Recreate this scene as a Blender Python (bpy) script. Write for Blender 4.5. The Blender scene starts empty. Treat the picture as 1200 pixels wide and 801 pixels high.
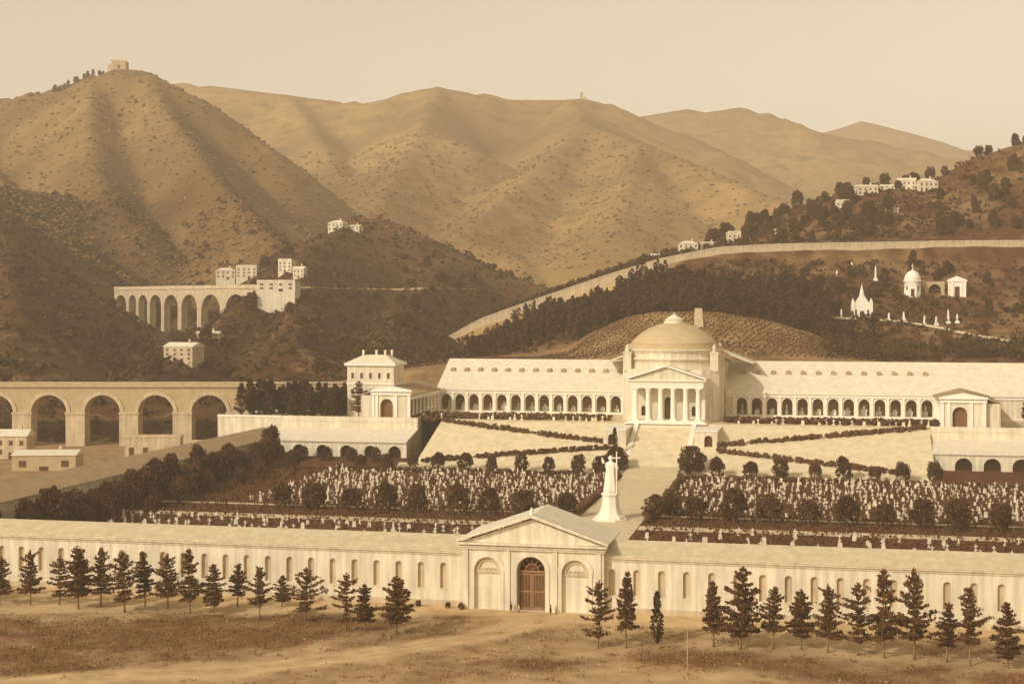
import bpy, math, random
import numpy as np
from mathutils import Vector, Matrix, noise as mnoise
from mathutils.bvhtree import BVHTree
PI = math.pi
rng = np.random.default_rng(7); random.seed(7)
scn = bpy.context.scene; COL = scn.collection

# ------------------------------------------------------------------ site frame
CAM_H = 62.1
ANG = math.atan(.22); CA, SA = math.cos(ANG), math.sin(ANG); GX, GY = 5.2, 303.0
def W(u, v): return (GX + u*CA + v*SA, GY - u*SA + v*CA)       # cemetery axes (u along front wall, v uphill) to world
def zc(v):                                                      # ground profile inside the cemetery
    if v < 14: return 2.0
    if v < 200: return 2 + 3*(v-14)/186
    if v < 241: return 5 + 14*(v-200)/41
    return 19.0

# ------------------------------------------------------------------ materials
def lin(c):
    return tuple(((x/255)/12.92 if x/255 < .04045 else ((x/255+.055)/1.055)**2.4) for x in c)
MATS = {}
def mat(name, col, var=.25, scale=.3, rough=.9, bump=.0, kind=None, scale2=None, attr=None, col2=None, stretch=(1,1,1)):
    m = bpy.data.materials.new(name); m.use_nodes = True; MATS[name] = m
    nt = m.node_tree; N = nt.nodes; L = nt.links
    b = N['Principled BSDF']; b.inputs['Roughness'].default_value = rough
    b.inputs['Specular IOR Level'].default_value = .2
    tc = N.new('ShaderNodeTexCoord'); mp = N.new('ShaderNodeMapping'); mp.inputs['Scale'].default_value = stretch
    L.new(tc.outputs['Object'], mp.inputs['Vector'])
    n1 = N.new('ShaderNodeTexNoise'); n1.inputs['Scale'].default_value = scale; n1.inputs['Detail'].default_value = 6; n1.inputs['Roughness'].default_value = .65
    L.new(mp.outputs[0], n1.inputs['Vector'])
    mr = N.new('ShaderNodeMapRange'); mr.inputs[1].default_value = .3; mr.inputs[2].default_value = .7
    mr.inputs[3].default_value = 1-var; mr.inputs[4].default_value = 1+var
    L.new(n1.outputs[0], mr.inputs[0])
    base = N.new('ShaderNodeMix'); base.data_type = 'RGBA'; base.inputs[6].default_value = (*col, 1); base.inputs[7].default_value = (*(col2 or col), 1); base.inputs[0].default_value = 0
    if attr:
        at = N.new('ShaderNodeAttribute'); at.attribute_name = attr
        if attr == 'random':
            N.remove(at); at = N.new('ShaderNodeObjectInfo'); L.new(at.outputs['Random'], base.inputs[0])
        else:
            # break the edge of the cover with fine noise
            n3 = N.new('ShaderNodeTexNoise'); n3.inputs['Scale'].default_value = scale2 or .5; n3.inputs['Detail'].default_value = 5
            L.new(tc.outputs['Object'], n3.inputs['Vector'])
            ad = N.new('ShaderNodeMath'); ad.operation = 'MULTIPLY_ADD'; ad.inputs[1].default_value = .9; L.new(n3.outputs[0], ad.inputs[0])
            sb = N.new('ShaderNodeMath'); sb.operation = 'SUBTRACT'; sb.inputs[1].default_value = .45; L.new(at.outputs['Fac'], sb.inputs[0])
            L.new(sb.outputs[0], ad.inputs[2]); ad.use_clamp = True
            L.new(ad.outputs[0], base.inputs[0])
    mul = N.new('ShaderNodeMix'); mul.data_type = 'RGBA'; mul.blend_type = 'MULTIPLY'; mul.inputs[0].default_value = 1
    L.new(base.outputs[2], mul.inputs[6]); L.new(mr.outputs[0], mul.inputs[7])
    out = mul.outputs[2]
    hgt = n1.outputs[0]
    if kind in ('tiles', 'stone'):
        br = N.new('ShaderNodeTexBrick'); br.inputs['Color1'].default_value = (1,1,1,1)
        br.inputs['Color2'].default_value = (.9,.9,.9,1) if kind == 'stone' else (.9,.9,.9,1)
        br.inputs['Mortar'].default_value = (.72,.72,.72,1) if kind == 'stone' else (.8,.8,.8,1)
        br.inputs['Scale'].default_value = scale2 or 1; br.inputs['Mortar Size'].default_value = .03
        if kind == 'stone':
            cb = N.new('ShaderNodeSeparateXYZ'); L.new(tc.outputs['Object'], cb.inputs[0])
            cc = N.new('ShaderNodeCombineXYZ'); sm = N.new('ShaderNodeMath'); L.new(cb.outputs[0], sm.inputs[0]); L.new(cb.outputs[1], sm.inputs[1])
            L.new(sm.outputs[0], cc.inputs[0]); L.new(cb.outputs[2], cc.inputs[1]); L.new(cc.outputs[0], br.inputs['Vector'])
        else:
            L.new(tc.outputs['Object'], br.inputs['Vector'])
        m2 = N.new('ShaderNodeMix'); m2.data_type = 'RGBA'; m2.blend_type = 'MULTIPLY'; m2.inputs[0].default_value = .8
        L.new(out, m2.inputs[6]); L.new(br.outputs[0], m2.inputs[7]); out = m2.outputs[2]
    if kind == 'plaster':                                        # rain streaks and blotches
        mp2 = N.new('ShaderNodeMapping'); mp2.inputs['Scale'].default_value = (.55,.55,.05); L.new(tc.outputs['Object'], mp2.inputs['Vector'])
        n2 = N.new('ShaderNodeTexNoise'); n2.inputs['Scale'].default_value = 1.5; n2.inputs['Detail'].default_value = 4; L.new(mp2.outputs[0], n2.inputs['Vector'])
        r2 = N.new('ShaderNodeMapRange'); r2.inputs[1].default_value = .35; r2.inputs[2].default_value = .65; r2.inputs[3].default_value = .8; r2.inputs[4].default_value = 1.05
        L.new(n2.outputs[0], r2.inputs[0])
        m2 = N.new('ShaderNodeMix'); m2.data_type = 'RGBA'; m2.blend_type = 'MULTIPLY'; m2.inputs[0].default_value = 1
        L.new(out, m2.inputs[6]); L.new(r2.outputs[0], m2.inputs[7]); out = m2.outputs[2]
    if kind == 'terraces':                                       # dry stone terrace walls following the contours, in patches
        sx = N.new('ShaderNodeSeparateXYZ'); L.new(tc.outputs['Object'], sx.inputs[0])
        wz = N.new('ShaderNodeMath'); wz.operation = 'MULTIPLY_ADD'; wz.inputs[1].default_value = 40.; L.new(n1.outputs[0], wz.inputs[0]); L.new(sx.outputs[2], wz.inputs[2])
        md = N.new('ShaderNodeMath'); md.operation = 'PINGPONG'; md.inputs[1].default_value = 5.; L.new(wz.outputs[0], md.inputs[0])
        lt = N.new('ShaderNodeMapRange'); lt.inputs[1].default_value = 3.6; lt.inputs[2].default_value = 4.9; L.new(md.outputs[0], lt.inputs[0])
        n4 = N.new('ShaderNodeTexNoise'); n4.inputs['Scale'].default_value = .009; n4.inputs['Detail'].default_value = 8; n4.inputs['Roughness'].default_value = .75; L.new(tc.outputs['Object'], n4.inputs['Vector'])
        l4 = N.new('ShaderNodeMapRange'); l4.inputs[1].default_value = .5; l4.inputs[2].default_value = .8; L.new(n4.outputs[0], l4.inputs[0])
        mm_ = N.new('ShaderNodeMath'); mm_.operation = 'MULTIPLY'; L.new(lt.outputs[0], mm_.inputs[0]); L.new(l4.outputs[0], mm_.inputs[1])
        m2 = N.new('ShaderNodeMix'); m2.data_type = 'RGBA'; m2.inputs[7].default_value = (*lin((186,152,102)), 1); L.new(mm_.outputs[0], m2.inputs[0]); L.new(out, m2.inputs[6]); out = m2.outputs[2]
    L.new(out, b.inputs['Base Color'])
    if bump:
        bp = N.new('ShaderNodeBump'); bp.inputs['Strength'].default_value = .6; bp.inputs['Distance'].default_value = bump
        L.new(hgt, bp.inputs['Height']); L.new(bp.outputs[0], b.inputs['Normal'])
    return m
mat('plaster', lin((226,211,180)), .10, .18, kind='plaster')
mat('plaster_aged', lin((205,182,146)), .15, .3, kind='plaster')
mat('marble', lin((238,228,206)), .05, .4)
mat('stone', lin((196,170,130)), .15, .35, kind='stone', scale2=.45)
mat('roof_pale', lin((236,222,192)), .10, .4, kind='tiles', scale2=.8)
mat('roof_front', lin((216,196,158)), .18, .5, kind='tiles', scale2=.8)
mat('roof_slate', lin((176,148,110)), .15, .3, kind='tiles', scale2=.7)
mat('lead_dome', lin((198,174,132)), .1, .3, .6)
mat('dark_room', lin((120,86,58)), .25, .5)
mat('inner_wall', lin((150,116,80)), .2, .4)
mat('door_wood', lin((92,60,38)), .25, 1.5)
mat('iron', lin((96,66,44)), .2, 1.0, .6)
mat('lattice', lin((150,112,76)), .2, 1.0, .7)
mat('glass_dark', lin((104,74,50)), .1, 1.0, .3)
mat('bark', lin((146,114,80)), .3, 2.0)
mat('stake', lin((190,160,120)), .2, 2.0)
mat('needles', lin((88,57,31)), .45, .8, .9, attr='random', col2=lin((114,78,45)))
mat('leaves', lin((80,52,30)), .4, .5, .9, attr='random', col2=lin((100,68,40)))
mat('cypress_leaf', lin((72,45,25)), .35, .3)
mat('scrub_leaf', lin((136,102,60)), .6, .02, .95)
mat('hillside_leaf', lin((84,55,30)), .6, .05, .95)
mat('grass_blade', lin((138,102,62)), .5, .15)
mat('gravewhite', lin((222,206,174)), .2, .6)
mat('field', lin((98,60,33)), .35, .25, bump=.2)
mat('lawn', lin((226,205,164)), .16, .3, bump=.1)
mat('gravel', lin((216,194,154)), .12, .4)
mat('ground', lin((204,172,124)), .2, .12, .95, bump=.5, attr='cover', col2=lin((122,84,49)), scale2=.22)
mat('hills', lin((164,130,80)), .5, .03, .95, bump=4., attr='cover', col2=lin((74,46,25)), scale2=.03, kind='terraces')  # dark mix is scrub cover, plus shade put into the near left hill's colour
mat('hillside', lin((190,156,104)), .4, .12, .95, bump=1.0, attr='cover', col2=lin((92,58,33)), scale2=.1)
mat('cloth_dark', lin((70,44,30)), .2, 3.)
mat('cloth_pale', lin((190,165,130)), .2, 3.)
mat('skin', lin((196,150,112)), .1, 3.)
mat('bronze', lin((140,104,70)), .15, 1., .6)

# ------------------------------------------------------------------ object helpers
def props(o, label=None, cat=None, group=None, kind=None):
    if label: o['label'] = label
    if cat: o['category'] = cat
    if group: o['group'] = group
    if kind: o['kind'] = kind
    return o
def link(name, me, m=None, parent=None, loc=(0,0,0), rot=0):
    o = bpy.data.objects.new(name, me); COL.objects.link(o)
    if m is not None and me is not None and not me.materials: me.materials.append(MATS[m])
    o.location = loc; o.rotation_euler = (0,0,rot)
    if parent: o.parent = parent
    return o
def thing(name, label, cat, loc, rot=0, group=None):
    return props(link(name, None, loc=loc, rot=rot), label, cat, group)
def uvthing(name, label, cat, u, v, z, group=None, turn=0):
    x, y = W(u, v); return thing(name, label, cat, (x, y, z), -ANG+turn, group)
def npmesh(name, V, F, smooth=False):
    me = bpy.data.meshes.new(name); V = np.asarray(V, dtype=np.float32); F = np.asarray(F, dtype=np.int32); k = F.shape[1]
    me.vertices.add(len(V)); me.vertices.foreach_set('co', V.ravel())
    me.loops.add(F.size); me.loops.foreach_set('vertex_index', F.ravel())
    me.polygons.add(len(F)); me.polygons.foreach_set('loop_start', np.arange(0, F.size, k, dtype=np.int32))
    me.polygons.foreach_set('use_smooth', np.full(len(F), smooth))
    me.update(calc_edges=True); me.validate(); return me
class MB:
    def __init__(s): s.V = []; s.F = []; s.sm = []
    def add(s, vs, fs, smooth=False):
        n = len(s.V); s.V += [tuple(v) for v in vs]; s.F += [tuple(i+n for i in f) for f in fs]; s.sm += [smooth]*len(fs); return s
    def quad(s, a, b, c, d): return s.add([a,b,c,d], [(0,1,2,3)])
    def box(s, x0, x1, y0, y1, z0, z1):
        v = [(x0,y0,z0),(x1,y0,z0),(x1,y1,z0),(x0,y1,z0),(x0,y0,z1),(x1,y0,z1),(x1,y1,z1),(x0,y1,z1)]
        return s.add(v, [(0,3,2,1),(4,5,6,7),(0,1,5,4),(1,2,6,5),(2,3,7,6),(3,0,4,7)])
    def prism(s, pts, y0, y1):                                  # polygon in x-z extruded along y
        n = len(pts); v = [(x,y0,z) for x,z in pts]+[(x,y1,z) for x,z in pts]
        return s.add(v, [tuple(range(n)), tuple(range(2*n-1,n-1,-1))]+[(i,i+n,(i+1)%n+n,(i+1)%n) for i in range(n)])
    def prismx(s, pts, x0, x1):                                 # polygon in y-z extruded along x
        n = len(pts); v = [(x0,y,z) for y,z in pts]+[(x1,y,z) for y,z in pts]
        return s.add(v, [tuple(range(n-1,-1,-1)), tuple(range(n,2*n))]+[(i,(i+1)%n,(i+1)%n+n,i+n) for i in range(n)])
    def prismz(s, pts, z0, z1):
        n = len(pts); v = [(x,y,z0) for x,y in pts]+[(x,y,z1) for x,y in pts]
        return s.add(v, [tuple(range(n-1,-1,-1)), tuple(range(n,2*n))]+[(i,(i+1)%n,(i+1)%n+n,i+n) for i in range(n)])
    def lathe(s, prof, n=24, cx=0, cy=0, smooth=True):          # prof: (r,z) bottom to top
        v = []; f = []
        for r, z in prof:
            for k in range(n): v.append((cx+r*math.cos(2*PI*k/n), cy+r*math.sin(2*PI*k/n), z))
        for j in range(len(prof)-1):
            for k in range(n): f.append((j*n+k, j*n+(k+1)%n, (j+1)*n+(k+1)%n, (j+1)*n+k))
        f.append(tuple(range(n-1,-1,-1))); f.append(tuple(range((len(prof)-1)*n, len(prof)*n)))
        return s.add(v, f, smooth)
    def tube(s, pts, rads, n=8, smooth=True):
        v = []; f = []
        for i, p in enumerate(pts):
            p = Vector(p); d = (Vector(pts[min(i+1,len(pts)-1)])-Vector(pts[max(i-1,0)])).normalized()
            a = d.orthogonal().normalized(); b = d.cross(a)
            for k in range(n):
                t = 2*PI*k/n; v.append(tuple(p+(a*math.cos(t)+b*math.sin(t))*rads[i]))
        for j in range(len(pts)-1):
            for k in range(n): f.append((j*n+k, j*n+(k+1)%n, (j+1)*n+(k+1)%n, (j+1)*n+k))
        f.append(tuple(range(n-1,-1,-1))); f.append(tuple(range((len(pts)-1)*n, len(pts)*n)))
        return s.add(v, f, smooth)
    def loft(s, rings, smooth=True):
        n = len(rings[0]); v = [p for r in rings for p in r]; f = []
        for j in range(len(rings)-1):
            for k in range(n): f.append((j*n+k, j*n+(k+1)%n, (j+1)*n+(k+1)%n, (j+1)*n+k))
        f.append(tuple(range(n-1,-1,-1))); f.append(tuple(range((len(rings)-1)*n, len(rings)*n)))
        return s.add(v, f, smooth)
    def arches(s, x0, x1, z0, z1, ops, depth, y=0, through=False, seg=10):
        # wall facing -y with round-headed openings (xc, half width, bottom, springing), their reveals and (through) the rear face
        ops = sorted(ops)
        for yy, flip in ((y, False), (y+depth, True)) if through else ((y, False),):
            def q(*p):
                p = [(a, yy, c) for a, c in p]
                s.add(p[::-1] if flip else p, [tuple(range(len(p)))])
            cur = x0
            for xc, hw, zb, zs in ops:
                if xc-hw > cur+1e-4: q((cur,z0),(xc-hw,z0),(xc-hw,z1),(cur,z1))
                if zb > z0+1e-4: q((xc-hw,z0),(xc+hw,z0),(xc+hw,zb),(xc-hw,zb))
                arc = [(xc-hw*math.cos(PI*k/seg), zs+hw*math.sin(PI*k/seg)) for k in range(seg+1)]
                for a, b in zip(arc, arc[1:]): q(a, b, (b[0],z1), (a[0],z1))
                cur = xc+hw
            if x1 > cur+1e-4: q((cur,z0),(x1,z0),(x1,z1),(cur,z1))
        for xc, hw, zb, zs in ops:
            line = [(xc-hw,zb)]+[(xc-hw*math.cos(PI*k/seg), zs+hw*math.sin(PI*k/seg)) for k in range(seg+1)]+[(xc+hw,zb)]
            for a, b in zip(line, line[1:]): s.quad((a[0],y,a[1]),(a[0],y+depth,a[1]),(b[0],y+depth,b[1]),(b[0],y,b[1]))
            if zb > z0+1e-4: s.quad((xc-hw,y,zb),(xc+hw,y,zb),(xc+hw,y+depth,zb),(xc-hw,y+depth,zb))
        return s
    def ring(s, xc, zs, r0, r1, y0, y1, seg=12):                # arch moulding proud of a wall, facing -y
        for k in range(seg):
            a, b = PI*k/seg, PI*(k+1)/seg
            p = lambda r, t, y: (xc-r*math.cos(t), y, zs+r*math.sin(t))
            s.quad(p(r0,a,y0),p(r0,b,y0),p(r1,b,y0),p(r1,a,y0)); s.quad(p(r1,a,y0),p(r1,b,y0),p(r1,b,y1),p(r1,a,y1)); s.quad(p(r0,b,y0),p(r0,a,y0),p(r0,a,y1),p(r0,b,y1))
        return s
    def arcpanel(s, xc, hw, zb, zs, y, seg=10):
        s.add([(xc-hw,y,zb),(xc+hw,y,zb)]+[(xc+hw*math.cos(PI*k/seg),y,zs+hw*math.sin(PI*k/seg)) for k in range(seg+1)], [tuple(range(seg+3))]); return s
    def mesh(s, name):
        me = bpy.data.meshes.new(name); me.from_pydata(s.V, [], s.F); me.update()
        me.polygons.foreach_set('use_smooth', s.sm); return me
    def build(s, name, m, parent=None, loc=(0,0,0), rot=0): return link(name, s.mesh(name), m, parent, loc, rot)

def fbm(x, y, oct=4, seed=0.):
    s = 0; a = .5; f = 1
    for _ in range(oct):
        s += a*mnoise.noise((x*f+seed, y*f-seed*.7, seed*.31)); a *= .5; f *= 2.03
    return s
# leaf-sized faces -------------------------------------------------
def leaf_quads(C, size, jitter=.5, flat=0.):
    n = len(C); a = rng.normal(size=(n,3)); a /= np.linalg.norm(a, axis=1)[:,None]
    b = rng.normal(size=(n,3)); b[:,2] *= 1-flat; b -= a*(a*b).sum(1)[:,None]; b /= np.linalg.norm(b, axis=1)[:,None]
    sz = (size*(1+jitter*(rng.random(n)-.5)*2))[:,None] if np.ndim(size) else (size*(1+jitter*(rng.random(n)-.5)*2))[:,None]
    a = a*sz; b = b*sz*.6
    V = np.stack([C-a-b*.3, C-a*.1-b, C+a, C-a*.1+b], 1).reshape(-1,3); F = np.arange(n*4).reshape(n,4); return V, F
ICO_V = None
def ico():
    global ICO_V, ICO_F
    t = (1+5**.5)/2
    v = np.array([(-1,t,0),(1,t,0),(-1,-t,0),(1,-t,0),(0,-1,t),(0,1,t),(0,-1,-t),(0,1,-t),(t,0,-1),(t,0,1),(-t,0,-1),(-t,0,1)], float); v /= np.linalg.norm(v[0])
    ICO_V = v; ICO_F = np.array([(0,11,5),(0,5,1),(0,1,7),(0,7,10),(0,10,11),(1,5,9),(5,11,4),(11,10,2),(10,7,6),(7,1,8),(3,9,4),(3,4,2),(3,2,6),(3,6,8),(3,8,9),(4,9,5),(2,4,11),(6,2,10),(8,6,7),(9,8,1)])
ico()
def clumps(C, size, squash=.75):
    n = len(C); r = 1+.7*(rng.random((n,12,1))-.5)
    ang = rng.random(n)*2*PI; c, s = np.cos(ang), np.sin(ang)
    B = np.broadcast_to(ICO_V, (n,12,3)).copy(); x = B[:,:,0]*c[:,None]-B[:,:,1]*s[:,None]; y = B[:,:,0]*s[:,None]+B[:,:,1]*c[:,None]
    B = np.stack([x,y,B[:,:,2]*squash],2)*r*np.asarray(size).reshape(-1,1,1)
    V = (B+C[:,None,:]).reshape(-1,3); F = (ICO_F[None]+12*np.arange(n)[:,None,None]).reshape(-1,3); return V, F

# ------------------------------------------------------------------ world, sun, camera
w = bpy.data.worlds.new('World'); scn.world = w; w.use_nodes = True
nt = w.node_tree; bg = nt.nodes['Background']
sky = nt.nodes.new('ShaderNodeTexSky'); sky.sky_type = 'NISHITA'; sky.sun_disc = False
SUN = Vector((-.73*math.cos(math.radians(31)), -.68*math.cos(math.radians(31)), math.sin(math.radians(31)))).normalized()
sky.sun_elevation = math.radians(31); sky.sun_rotation = math.atan2(SUN.x, SUN.y) % (2*PI)
sky.air_density = 1.0; sky.dust_density = 1.0; sky.ozone_density = 1.0
bw = nt.nodes.new('ShaderNodeRGBToBW'); nt.links.new(sky.outputs[0], bw.inputs[0])
tint = nt.nodes.new('ShaderNodeMix'); tint.data_type = 'RGBA'; tint.blend_type = 'MULTIPLY'; tint.inputs[0].default_value = 1
tint.inputs[7].default_value = (1.05, .945, .775, 1)
nt.links.new(bw.outputs[0], tint.inputs[6]); nt.links.new(tint.outputs[2], bg.inputs['Color'])
bg.inputs['Strength'].default_value = .15
sl = bpy.data.lights.new('sun', 'SUN'); sl.energy = 2.2; sl.angle = math.radians(.6); sl.color = (1, .955, .89)
so = bpy.data.objects.new('sun', sl); COL.objects.link(so); so.rotation_euler = (-SUN).to_track_quat('-Z','Y').to_euler(); so.location = (-300,-300,400)
cam = bpy.data.cameras.new('camera'); co = bpy.data.objects.new('camera', cam); COL.objects.link(co)
co.location = (0,0,CAM_H); co.rotation_euler = (PI/2,0,0); cam.sensor_width = 36; cam.sensor_fit = 'HORIZONTAL'
cam.lens = 52.17; cam.shift_x = .003; cam.shift_y = -.0362; cam.clip_end = 20000; cam.clip_start = 1
scn.camera = co
vs = scn.view_settings; vs.view_transform = 'Standard'; vs.look = 'None'; vs.exposure = 0.5; vs.gamma = 1; vs.use_curve_mapping = False
scn.cycles.use_denoising = True; scn.cycles.max_bounces = 6; scn.cycles.volume_bounces = 1; scn.cycles.diffuse_bounces = 3

# ------------------------------------------------------------------ ground
GRASS = [np.array(p) for p in [[[-116.1,290.2],[-90.8,295.7],[-59.7,298.6],[-35.7,297.1],[-19.2,295.7],[-30.2,279.7],[-37.8,266.5],[-48.8,259.8],[-63.9,255.6],[-67.3,249.4],[-98.6,246.4]],[[-11.5,255.6],[0.0,260.9],[26.8,267.7],[42.5,265.4],[57.4,260.9],[79.7,254.5],[110.0,244.5],[95.7,212.7],[73.1,233.5],[59.5,237.9],[48.9,244.5],[35.3,252.4],[20.4,255.6],[5.0,250.4]],[[-33.6,279.7],[-17.7,295.7],[-3.0,297.8],[-11.6,290.2],[-22.6,282.3]]]]
def polydist(P, poly):                                          # signed distance, inside positive
    d = np.full(len(P), 1e9); inside = np.zeros(len(P), bool); n = len(poly)
    for i in range(n):
        a, b = poly[i], poly[(i+1)%n]; e = b-a; t = np.clip(((P-a)@e)/(e@e), 0, 1); d = np.minimum(d, np.linalg.norm(P-a-t[:,None]*e, axis=1))
        c = ((a[1] > P[:,1]) != (b[1] > P[:,1])) & (P[:,0] < (b[0]-a[0])*(P[:,1]-a[1])/(b[1]-a[1]+1e-12)+a[0]); inside ^= c
    return np.where(inside, d, -d)
def axis(parts): return np.unique(np.concatenate([np.linspace(a, b, n) for a, b, n in parts]).round(3))
gx = axis([(-9000,-600,12),(-600,-240,19),(-240,240,340),(240,600,19),(600,9000,12)]); gy = axis([(-600,60,8),(60,120,16),(120,330,190),(330,640,60),(640,9000,14)])
X, Y = np.meshgrid(gx, gy); PX = np.stack([X.ravel(), Y.ravel()], 1)
Zn = np.array([fbm(x/14, y/14, 4, 3.3) if 110 < y < 345 and abs(x) < 250 else 0 for x, y in PX])
Zl = np.array([fbm(x/55, y/40, 3, 9.1) if 60 < y < 345 and abs(x) < 300 else 0 for x, y in PX])
cover = np.full(len(PX), -9.0)
for g in GRASS: cover = np.maximum(cover, polydist(PX, g))
cover = np.clip(.5+(cover+6*Zn+4*Zl)/9, 0, 1)*np.clip(.92+.8*Zn, .4, 1)
low = np.clip((232-PX[:,1])/10, 0, 1)                           # rough river bank nearer the camera
cover = np.maximum(cover, low*np.clip(.42+1.5*Zl+.6*Zn, 0, 1))
UX = (PX[:,0]-GX)*CA-(PX[:,1]-GY)*SA; VX = (PX[:,0]-GX)*SA+(PX[:,1]-GY)*CA
cover = np.where((VX > -9) & (np.abs(UX) < 175), np.minimum(cover, .1+.5*np.clip(Zn+.2,0,1)), cover)
cover = np.maximum(cover, np.where((PX[:,1] > 345) & (np.abs(UX) > 166), .62, 0)); cover = np.maximum(cover, np.where((VX < -11) & (PX[:,1] < 300) & (PX[:,1] > 225), .34+.9*Zl+.6*Zn, 0)); cover = np.clip(cover, 0, 1)
trk = [np.array(p) for p in ((5,292),(0,283),(-9,274),(-24,263),(-48,252),(-80,243),(-120,236))]   # cart track from the gate to the lower left
td = np.full(len(PX), 1e9)
for a_, b_ in zip(trk, trk[1:]):
    e = b_-a_; t_ = np.clip(((PX-a_)@e)/(e@e), 0, 1); td = np.minimum(td, np.linalg.norm(PX-a_-t_[:,None]*e, axis=1))
td = td+1.2*Zn
cover = cover*np.clip((td-2.6)/3.5, .08, 1)
cover = np.clip(cover+.32*np.exp(-((np.abs(td)-1.1)/.45)**2), 0, 1)
Zg = .55*Zn*np.clip((-VX-6)/10, 0, 1)+1.7*Zl*np.clip((-VX-22)/25, 0, 1)
Zg += 4*np.clip((PX[:,1]-340)/60, 0, 1)*np.clip((-UX-165)/30, 0, 1)
nx, ny = len(gx), len(gy)
F = np.array([(j*nx+i, j*nx+i+1, (j+1)*nx+i+1, (j+1)*nx+i) for j in range(ny-1) for i in range(nx-1)])
gm = npmesh('ground', np.column_stack([PX, Zg]), F, True)
a_ = gm.attributes.new('cover', 'FLOAT', 'POINT'); a_.data.foreach_set('value', cover.astype(np.float32))
props(link('ground', gm, 'ground'), kind='structure')
def gz(x, y):
    i = np.argmin((PX[:,0]-x)**2+(PX[:,1]-y)**2); return float(Zg[i])
# stones and clods on the bare ground
sel = np.where((PX[:,1] > 200) & (PX[:,1] < 300) & (np.abs(PX[:,0]) < 140) & (VX < -8))[0]; pk = rng.choice(sel, 1500)
C = np.column_stack([PX[pk]+rng.normal(size=(1500,2))*.9, Zg[pk]+.03]); V1, F1 = clumps(C, .06+.28*rng.random(1500)**4, .6)
props(link('stones', npmesh('stones', V1, F1), 'stone'), 'loose stones and clods scattered over the bare ground', 'stones', kind='stuff')
# grass tufts on the dark patches
pts = []
near = np.where((PX[:,1] > 190) & (PX[:,1] < 300) & (np.abs(PX[:,0]) < 150) & (rng.random(len(PX)) < cover**2) & (VX < -10))[0]
pick = rng.choice(near, min(16000, len(near)*4))
C = np.column_stack([PX[pick]+rng.normal(size=(len(pick),2))*.7, Zg[pick]+.12])
V1, F1 = leaf_quads(np.repeat(C,3,0)+rng.normal(size=(len(C)*3,3))*np.array([.3,.3,.06]), np.full(len(C)*3,.15), .9)
props(link('grass', npmesh('grass', V1, F1), 'grass_blade'), 'tufts of dry dark grass on the open ground before the front wall', 'grass', kind='stuff')

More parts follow.
